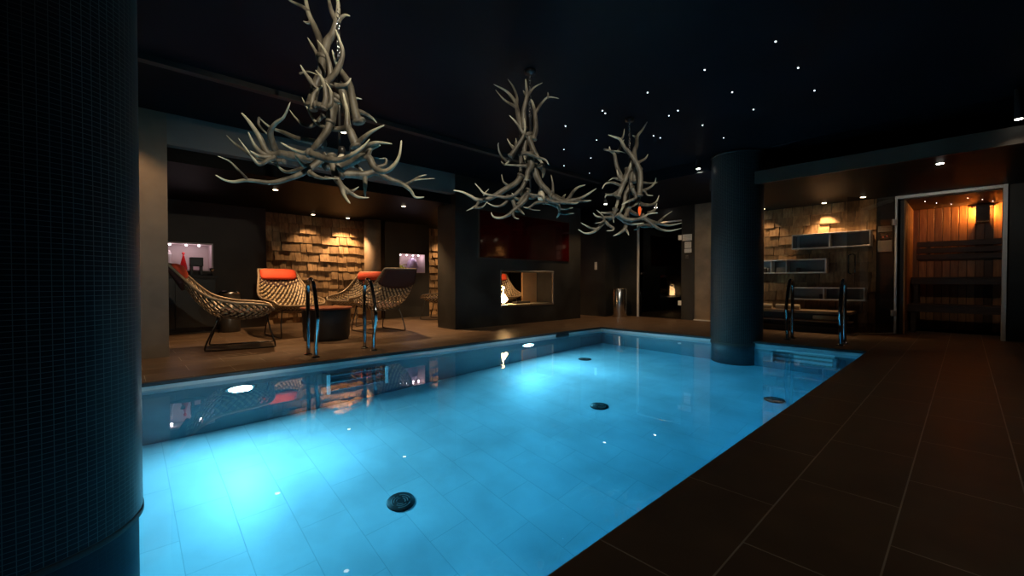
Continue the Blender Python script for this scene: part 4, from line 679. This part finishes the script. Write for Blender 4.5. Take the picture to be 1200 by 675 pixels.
# ------------------------------------------------------------------ sauna: door leaf, benches, lamp, star lights
hx, hy = -.745, 8.78; ang = math.atan2(7.99-hy, -1.21-hx)
e = empty('sauna_glass_door', (hx, hy, 0), 'open frameless glass sauna door swung out to the left', 'door', ang)
MB().bbox(.02, .93, -.005, .005, .02, 2.07, .002).build('glass_panel', M['clearpane'], e)
MB().bbox(.02, .93, -.009, .009, .004, .02, .002).build('bottom_seal', M['alu'], e)
for z in (.32, 1.72): MB().bbox(-.01, .07, -.014, .014, z-.045, z+.045, .003).build('hinge', M['alu'], e)
m = MB(); m.tube([(.84, .01, .92), (.84, .05, .94), (.84, .05, 1.2), (.84, .01, 1.22)], .009, 8); m.tube([(.84, -.01, .92), (.84, -.05, .94), (.84, -.05, 1.2), (.84, -.01, 1.22)], .009, 8)
m.build('handle', M['chrome'], e)
def bench(x0, x1, y0, y1, z, lab, n=4, back=False):
    e = empty('sauna_bench', ((x0+x1)/2, (y0+y1)/2, 0), lab, 'bench'); w = (x1-x0)/2; d = (y1-y0)/2
    for k in range(n):
        a = -d+2*d*k/n; MB().bbox(-w, w, a, a+2*d/n-.015, z-.03, z, .005).build('slat', M['saunadark'], e)
    MB().bbox(-w, w, -d+.01, -d+.035, z-.12, z-.031, .004).build('front_rail', M['saunadark'], e)
    for s_ in (-1, 1): MB().bbox(s_*(w-.06)-.03, s_*(w-.06)+.03, -d+.04, d-.02, 0, z-.031, .004).build('support', M['saunadark'], e)
    if back:
        q = MB().bbox(-1.03, 1.03, .225, .245, 1.16, 1.22, .003).build('backrest', M['saunadark'], e)
        for z_ in (1.2, 1.31, 1.42): MB().bbox(-1.05, 1.05, .20, .224, z_-.02, z_+.07, .005).build('slat', M['saunadark'], q)
        for x_ in (-.9, 0, .9): MB().bbox(x_-.02, x_+.02, .224, .25, 1.17, 1.5, .003).build('bracket', M['saunadark'], q)
bench(-.63, 1.55, 9.72, 10.20, .88, 'upper dark slatted bench with backrest at the back of the sauna', back=True)
bench(-.63, 1.55, 9.22, 9.70, .45, 'lower dark slatted bench in the front of the sauna')
e = empty('sauna_lamp', (.17, SY1-.02, 1.84), 'glowing orange sauna wall lamp with dark slatted shade', 'lamp')
MB().lathe([(.03, 0), (.04, .04), (.04, .08), (.03, .10)], (0, -.08, -.04), 16).build('glass_shade', M['saunalamp'], e)
m = MB(); m.bbox(-.075, .075, -.155, -.14, -.07, .165, .003); m.bbox(-.11, .11, -.16, -.002, .165, .18, .002); m.bbox(-.075, .075, -.14, -.002, -.085, -.07, .002)
for k in range(6): m.bbox(-.078, .078, -.16, -.155, -.06+k*.038, -.042+k*.038, .001)
m.build('slatted_guard', M['saunadark'], e)
light('POINT', 'lamp_glow', (.17, SY1-.10, 1.93), 30, (1, .42, .10), e, .04)
SL = None
for k in range(12):
    x = -.45+.145*k+.03*sin(k*5); y = 9.25+.85*((k*.37) % 1)
    if SL is None:
        SL = MB().lathe([(.004, -.004), (.006, .003)], n=8).build('star_light', M['bulb_pink'], None, loc=(x, y, SZ)); tag(SL, 'tiny star light in the dark sauna ceiling', 'light', 'star lights in the sauna ceiling')
    else: c = SL.copy(); COL.objects.link(c); c.location = (x, y, SZ)
# panel right of the niche
sheet('info_sign', -.87, 8.775, 1.63, .17, .09, 'dim printed sign on the dark wall left of the sauna', 2, 'greyplate')
MBp = MB().bbox(-.085, .085, -.012, 0, -.09, .09, .004).build('grey_plate', M['greyplate'], None, loc=(-.87, 8.775, 1.36)); tag(MBp, 'blank grey plate under the sauna controls left of the sauna', 'plate')
e = empty('sauna_control', (-.87, 8.775, 1.50), 'small sauna control with two red indicator lights', 'control')
MB().bbox(-.06, .06, -.02, 0, -.035, .035, .004).build('housing', M['black'], e)
for x, z in ((-.02, 0), (.025, .012)): MB().ball((x, -.021, z), .006, 8).build('indicator', M['redled'], e)

# ------------------------------------------------------------------ niche: wall shelves, bench and towels
def shelf_box(x0, x1, z0, z1, y1, d, lab, div, pale=.06, group='steel shelf boxes in the shingled niche'):
    e = empty('shelf_box', ((x0+x1)/2, y1, z0), lab, 'shelf', 0, group); w = (x1-x0)/2; h = z1-z0
    MB().bbox(-w, w, -d, 0, h-.018, h, .003).build('top_panel', M['alu'], e)
    MB().bbox(-w, w, -d, 0, 0, .018, .003).build('bottom_panel', M['alu'], e)
    for s_ in (-1, 1): MB().bbox(s_*w-.009, s_*w+.009, -d, 0, 0, h, .003).build('side_panel', M['alu'], e)
    for q in div: MB().bbox(-w+2*w*q-.008, -w+2*w*q+.008, -d+.01, 0, .018, h-.018, .002).build('divider', M['alu'], e)
    MB().bbox(-w+.01, w-.01, -.015, -.003, .018, h-.018, .002).build('back_panel', M['greyplate'], e)
    MB().bbox(-w+.02, -w+2*w*pale, -.02, -.015, .022, h-.022, .001).build('lit_end_patch', M['paper'], e)  # pale patch that paints the lit left end of the box
    return e
NY = 8.74
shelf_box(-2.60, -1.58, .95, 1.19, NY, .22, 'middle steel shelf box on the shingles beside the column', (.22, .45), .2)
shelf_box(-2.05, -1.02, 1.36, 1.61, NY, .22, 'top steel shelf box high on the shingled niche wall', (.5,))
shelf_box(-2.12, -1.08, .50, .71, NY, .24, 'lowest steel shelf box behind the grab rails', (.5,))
def cup(x, y, z, lab, g):
    o = MB().lathe([(.022, 0), (.03, .01), (.032, .08), (.028, .08), (.024, .02)], n=16).build('cup', M['ink'], None, loc=(x, y, z)); tag(o, lab, 'cup', g)
g = 'dark cups on the niche shelves'
cup(-2.49, 8.62, .969, 'dark cup at the left end of the middle steel shelf', g)
cup(-2.41, 8.62, .969, 'second dark cup from the left on the middle steel shelf', g)
cup(-1.98, 8.62, .969, 'dark cup by itself right of the divider on the middle steel shelf', g)
cup(-1.65, 8.62, .519, 'dark cup standing on the lowest steel shelf', g)
e = empty('niche_bench', (-1.9, 8.36, 0), 'low dark bench with pale top edge along the shingled niche', 'bench')
MB().bbox(-.85, .72, -.30, .30, .30, .345, .005).build('bench_top', M['tan'], e)
MB().bbox(-.85, .72, -.27, .30, 0, .10, .005).build('plinth', M['black'], e)
MB().bbox(-.85, .72, .0, .30, .10, .30, .005).build('rear_panel', M['plaster_brown'], e)
MB().bbox(-.85, .72, -.29, -.02, .17, .19, .003).build('lower_shelf', M['tan'], e)
def roll(x, y, z, L, lab, r=.05):
    m = MB(); P = []
    for k in range(46): t = k*.42; rr = r*(.12+.88*k/45); P.append((0, rr*cos(t), rr*sin(t)))
    vs = []; fs = []
    for k, p in enumerate(P):
        for xx in (-L/2, L/2): vs.append((xx, p[1]*1.0, p[2])); vs.append((xx, p[1]*.9, p[2]*.9))
    for k in range(len(P)-1):
        a = k*4; b_ = a+4; fs += [(a, b_, b_+2, a+2), (a+1, a+3, b_+3, b_+1), (a, a+1, b_+1, b_), (a+2, b_+2, b_+3, a+3)]
    m.add(vs, fs, 0, True); o = m.build('rolled_towel', M['towel'], None, loc=(x, y, z)); tag(o, lab, 'towel', 'rolled towels on the niche bench')
roll(-2.40, 8.16, .395, .30, 'cream rolled towel on the niche bench nearest the column')
o_t = roll(-2.02, 8.16, .395, .34, 'cream rolled towel in the middle of the niche bench')
roll(-1.45, 8.20, .235, .45, 'cream rolled towel on the low shelf of the niche bench', .042)

# ------------------------------------------------------------------ lounge displays
def lining(name, y0, y1, z0, z1, lab):
    m = MB(); x0, x1 = -9.0, -8.632
    m.box(x0-.01, x0, y0, y1, z0, z1); m.box(x0, x1, y0, y1, z0-.0, z0+.01); m.box(x0, x1, y0, y1, z1-.01, z1); m.box(x0, x1, y0, y0+.01, z0, z1); m.box(x0, x1, y1-.01, y1, z0, z1)
    m.box(x1, x1+.01, y0-.012, y1+.012, z0-.012, z0); m.box(x1, x1+.01, y0-.012, y1+.012, z1, z1+.012); m.box(x1, x1+.01, y1, y1+.012, z0, z1)
    return struct(m.build(name, M['pinkwhite']))
lining('trim_1', -.3, 1.17, .99, 1.43, 'lit pinkish display niche in the left lounge wall')
m = MB(); x0, x1 = -8.93, -8.59
m.box(x0-.01, x0, 4.59, 5.24, 1.01, 1.44); m.box(x0, x1, 4.59, 5.24, 1.01, 1.02); m.box(x0, x1, 4.59, 5.24, 1.43, 1.44); m.box(x0, x1, 4.59, 4.60, 1.01, 1.44); m.box(x0, x1, 5.23, 5.24, 1.01, 1.44)
struct(m.build('trim_2', M['pinkwhite']))
def bulb(x, y, z, lab, g, pw):
    e = empty('display_light', (x, y, z), lab, 'light', 0, g)
    MB().lathe([(.03, -.006), (.034, 0)], n=16).build('lamp_ring', M['steel'], e)
    MB().ball((0, 0, -.012), .02, 10).build('bulb', M['bulb_pink'], e)
    light('POINT', 'bulb_glow', (x, y, z-.06), pw, (1, .82, .88), e, .02)
for y, l in ((.62, 'leftmost visible small light in the pink display niche'), (.83, 'middle small light in the pink display niche'), (1.0, 'rightmost small light in the pink display niche')): bulb(-8.72, y, 1.42, l, 'lights in the pink display niche', .4)
for y, l in ((4.68, 'first small light from the left in the lilac display niche'), (4.84, 'second small light from the left in the lilac display niche'), (5.0, 'third small light from the left in the lilac display niche'), (5.14, 'last small light on the right in the lilac display niche')): bulb(-8.72, y, 1.43, l, 'lights in the lilac display niche', .3)
e = empty('decanter', (-8.8, .80, 1.0), 'red cone-shaped decanter standing in the pink display niche', 'decanter')
MB().lathe([(.05, 0), (.055, .015), (.045, .08), (.028, .16), (.014, .22), (.012, .25)], n=20).build('body', M['redglass'], e); MB().ball((0, 0, .27), .022, 10).build('stopper', M['redglass'], e)
e = empty('decanter', (-8.8, .62, 1.0), 'milky white decanter standing in the pink display niche', 'decanter')
MB().lathe([(.05, 0), (.06, .03), (.035, .1), (.018, .16), (.03, .24), (.024, .28)], n=20).build('body', M['whiteglass'], e); MB().ball((0, 0, .295), .018, 10).build('stopper', M['whiteglass'], e)
e = empty('lantern', (-8.35, .92, .90), 'black box lantern on two legs standing on the dark counter', 'lantern')
MB().bbox(-.07, .07, -.085, .085, .15, .29, .006).build('shade', M['black'], e)
for s_ in (-1, 1): MB().bbox(-.05, .05, s_*.062-.018, s_*.062+.018, .015, .15, .004).build('leg', M['black'], e)
MB().bbox(-.06, .06, -.12, .12, 0, .015, .004).build('base', M['black'], e)
e = empty('counter_cabinet', (-8.37, .35, 0), 'dark counter cabinet below the pink display niche', 'cabinet')
MB().bbox(-.25, .25, -.75, .80, .08, .86, .006).build('body', M['black'], e)
MB().bbox(-.26, .28, -.77, .82, .86, .90, .005).build('worktop', M['plaster_dark'], e)
MB().bbox(-.22, .21, -.72, .77, 0, .08, .003).build('plinth', M['black'], e)
for k in range(3): d_ = MB().bbox(.25, .266, -.74+k*.513, -.24+k*.513, .10, .84, .003).build('door', M['black'], e); MB().bbox(.266, .28, -.30+k*.513, -.285+k*.513, .4, .6, .002).build('handle', M['darksteel'], d_)
for k, (y, l) in enumerate(((.72, 'stemmed glass left of the lantern on the dark counter'), (1.10, 'stemmed glass right of the lantern on the dark counter'))):
    o = MB().lathe([(.03, 0), (.004, .006), (.004, .06), (.03, .085), (.034, .12), (.03, .12)], n=16).build('stemmed_glass', M['chrome'], None, loc=(-8.18, y, .90)); tag(o, l, 'glass', 'glasses on the lounge counter')
e = empty('pedal_bin', (-8.1, 1.32, 0), 'round steel lidded bin by the lounge counter behind the side-on chair', 'bin')
MB().lathe([(.145, 0), (.15, .02), (.15, .60)], n=36).build('body', M['darksteel'], e); MB().lathe([(.153, .60), (.155, .625), (.12, .66), (.03, .675)], n=36).build('lid', M['steel'], e)
e = empty('vase', (-8.78, 5.02, 1.02), 'large lilac vase in the lit display niche', 'vase')
MB().lathe([(.07, 0), (.10, .04), (.125, .13), (.12, .22), (.085, .29), (.05, .32), (.055, .34)], n=28).build('body', M['purple'], e)
e = empty('flower_bowl', (-8.78, 4.74, 1.02), 'white bowl of yellow-green flowers beside the lilac vase', 'flowers')
MB().lathe([(.04, 0), (.07, .03), (.085, .07), (.08, .07), (.05, .03)], n=20).build('bowl', M['whiteglass'], e)
rg = random.Random(9); m = MB()
for k in range(26): m.ball((rg.uniform(-.06, .06), rg.uniform(-.075, .075), .08+rg.random()*.09), rg.uniform(.014, .026), 6)
m.build('blossoms', M['yellow'], e)

# ------------------------------------------------------------------ recessed spots and star lights
def downlight(x, y, z, lab, pw, col=(1, .72, .42), ang=80, aim=None, g='recessed ceiling spots', mat='lens_warm', blend=.6, r=.034, lr=.02):
    e = empty('ceiling_spot', (x, y, z), lab, 'ceiling light', 0, g)
    MB().lathe([(r+.012, -.001), (r+.014, -.006), (r+.002, -.008)], n=24).build('trim_ring', M['steel'], e)
    MB().lathe([(r, -.004), (r*.9, -.012), (r*.3, -.016)], n=20).build('lens', M[mat], e)
    light('SPOT', 'spot_lamp', (x, y, z-.03), pw, col, e, lr, aim or (x, y, 0), R(ang), blend)
    return e
WARM = (1, .60, .29)
downlight(-6.72, 1.66, 2.12, 'ceiling spot above the side-on lounge chair', 190, WARM, 96)
downlight(-6.66, 3.64, 2.12, 'ceiling spot above the chair seen from behind', 280, WARM, 94)
downlight(-8.68, 2.80, 2.12, 'left ceiling spot washing the lounge shingle wall', 34, WARM, 95, (-8.85, 2.8, 0))
downlight(-8.68, 3.48, 2.12, 'right ceiling spot washing the lounge shingle wall', 140, WARM, 95, (-8.85, 3.48, 0))
downlight(-7.2, 6.1, 2.12, 'added spot behind the fireplace wall for warm glow through the opening', 150, WARM, 120)  # hidden lamp added for the warm glow through the fireplace
downlight(-8.55, 6.0, 2.12, 'ceiling spot washing the shingles behind the fireplace wall', 50, WARM, 100, (-8.8, 6.0, 0))
downlight(-5.50, 6.90, 2.6, 'ceiling spot washing the right end of the fireplace wall', 30, (1, .80, .5), 75, (-5.72, 7.1, 0), mat='lens_white')
downlight(-4.60, 8.55, 2.42, 'ceiling spot above the smoked glass door', 26, WARM, 90, (-4.5, 8.7, 0), mat='lens_white')
downlight(-5.1, 7.4, 2.42, 'ceiling spot over the deck beside the steel bin', 75, WARM, 110, mat='lens_white')
downlight(-1.62, 8.6, 2.12, 'bright ceiling spot over the shingled niche', 62, WARM, 80, (-1.64, 8.72, 0))
downlight(-1.10, 8.45, 2.12, 'dim ceiling spot over the right end of the shingled niche', 22, WARM, 90)
downlight(-2.5, 8.50, 2.12, 'ceiling spot over the left end of the niche by the column', 12, WARM, 100, (-2.52, 8.7, 0))
downlight(-.21, 6.68, 2.12, 'white ceiling spot in front of the sauna', 15, (1, .85, .65), 70, (-.19, 8.6, 1.6), mat='lens_white', lr=.03)
downlight(.28, 5.42, 2.12, 'x', 0) if 0 else None
# surface spot near the column
e = empty('surface_spot', (-2.69, 6.24, 2.6), 'small surface spotlight under the ceiling left of the far column', 'ceiling light')
MB().lathe([(.028, -.14), (.03, -.13), (.03, 0)], n=20).build('body', M['black'], e)
MB().lathe([(.004, -.15), (.025, -.146), (.027, -.139)], n=20).build('lens', M['lens_white'], e)
light('SPOT', 'spot_lamp', (-2.69, 6.24, 2.44), 60, (1, .78, .5), e, .02, (-3.35, 8.7, 1.2), R(55), .6)
e = empty('surface_spot', (.32, 6.16, 2.6), 'white surface spotlight under the ceiling at the right of the picture', 'ceiling light')
MB().lathe([(.028, -.28), (.03, -.27), (.03, 0)], n=20).build('body', M['black'], e)
MB().lathe([(.004, -.29), (.025, -.286), (.027, -.279)], n=20).build('lens', M['lens_white'], e)
light('SPOT', 'spot_lamp', (.32, 6.16, 2.29), 3, (1, .8, .58), e, .02, (.3, 6.1, 0), R(110), .6)
downlight(1.2, 1.2, 2.6, 'added unseen spot lifting the dark deck right of the camera', 13, (1, .86, .68), 130, mat='lens_white')  # unseen lamp added to lift the dark floor on the right
downlight(1.2, 3.8, 2.6, 'added unseen spot lifting the dark deck farther right', 9, (1, .86, .68), 130, mat='lens_white')  # second unseen lamp added for the right floor
downlight(-5.1, 2.0, 2.6, 'ceiling spot over the deck between pool and lounge', 70, WARM, 90)
# unseen ceiling spots added to light the chandeliers, then the spot on the pier
downlight(-.75, .55, 2.6, 'added unseen spot near the camera end of the pool aimed at the nearest chandelier', 160, (1, .90, .70), 62, (-2.6, 1.0, 1.65), mat='lens_white')
downlight(-1.0, 1.0, 2.6, 'added unseen spot over the right pool edge aimed at the middle chandelier', 130, (1, .92, .75), 55, (-2.55, 2.6, 1.5), mat='lens_white')
downlight(-1.0, 2.6, 2.6, 'added unseen spot over the right pool edge aimed at the far chandelier', 105, (1, .92, .75), 55, (-2.55, 4.15, 1.5), mat='lens_white')
downlight(-5.3, -.15, 2.6, 'ceiling spot washing the stone pier', 50, WARM, 80, (-5.75, .2, .8))
# star lights in the ceiling grid
ST0 = None
for x, y in [(-.99, 3.62), (-1.53, 3.66), (-.98, 4.2), (-2.08, 3.70), (-1.53, 4.28), (-.99, 4.81), (-2.08, 4.32), (-2.21, 4.38), (-2.62, 3.74), (-2.64, 3.82), (-1.53, 4.87), (-3.17, 3.80), (-2.08, 4.93), (-2.64, 4.84), (-2.62, 4.97), (-3.21, 4.46), (-3.74, 4.45), (-3.73, 5.04), (-4.26, 5.07), (-4.26, 5.72), (-2.08, 5.55)]:
    if ST0 is None:
        ST0 = MB().lathe([(.004, -.005), (.0075, .003)], n=10).build('star_light', M['star'], None, loc=(x, y, 2.6)); tag(ST0, 'tiny white star light in the glossy black pool ceiling', 'light', 'star lights in the pool ceiling')
    else: c = ST0.copy(); COL.objects.link(c); c.location = (x, y, 2.6)

# ------------------------------------------------------------------ camera
cam = bpy.data.cameras.new('camera'); co = bpy.data.objects.new('camera', cam); COL.objects.link(co)
cam.sensor_width = 36; cam.lens = 496*36/1200; cam.clip_start = .02
co.location = (0, 0, .8); co.rotation_euler = (R(90)-math.atan(7/496), 0, math.atan(532/496))
SC.camera = co
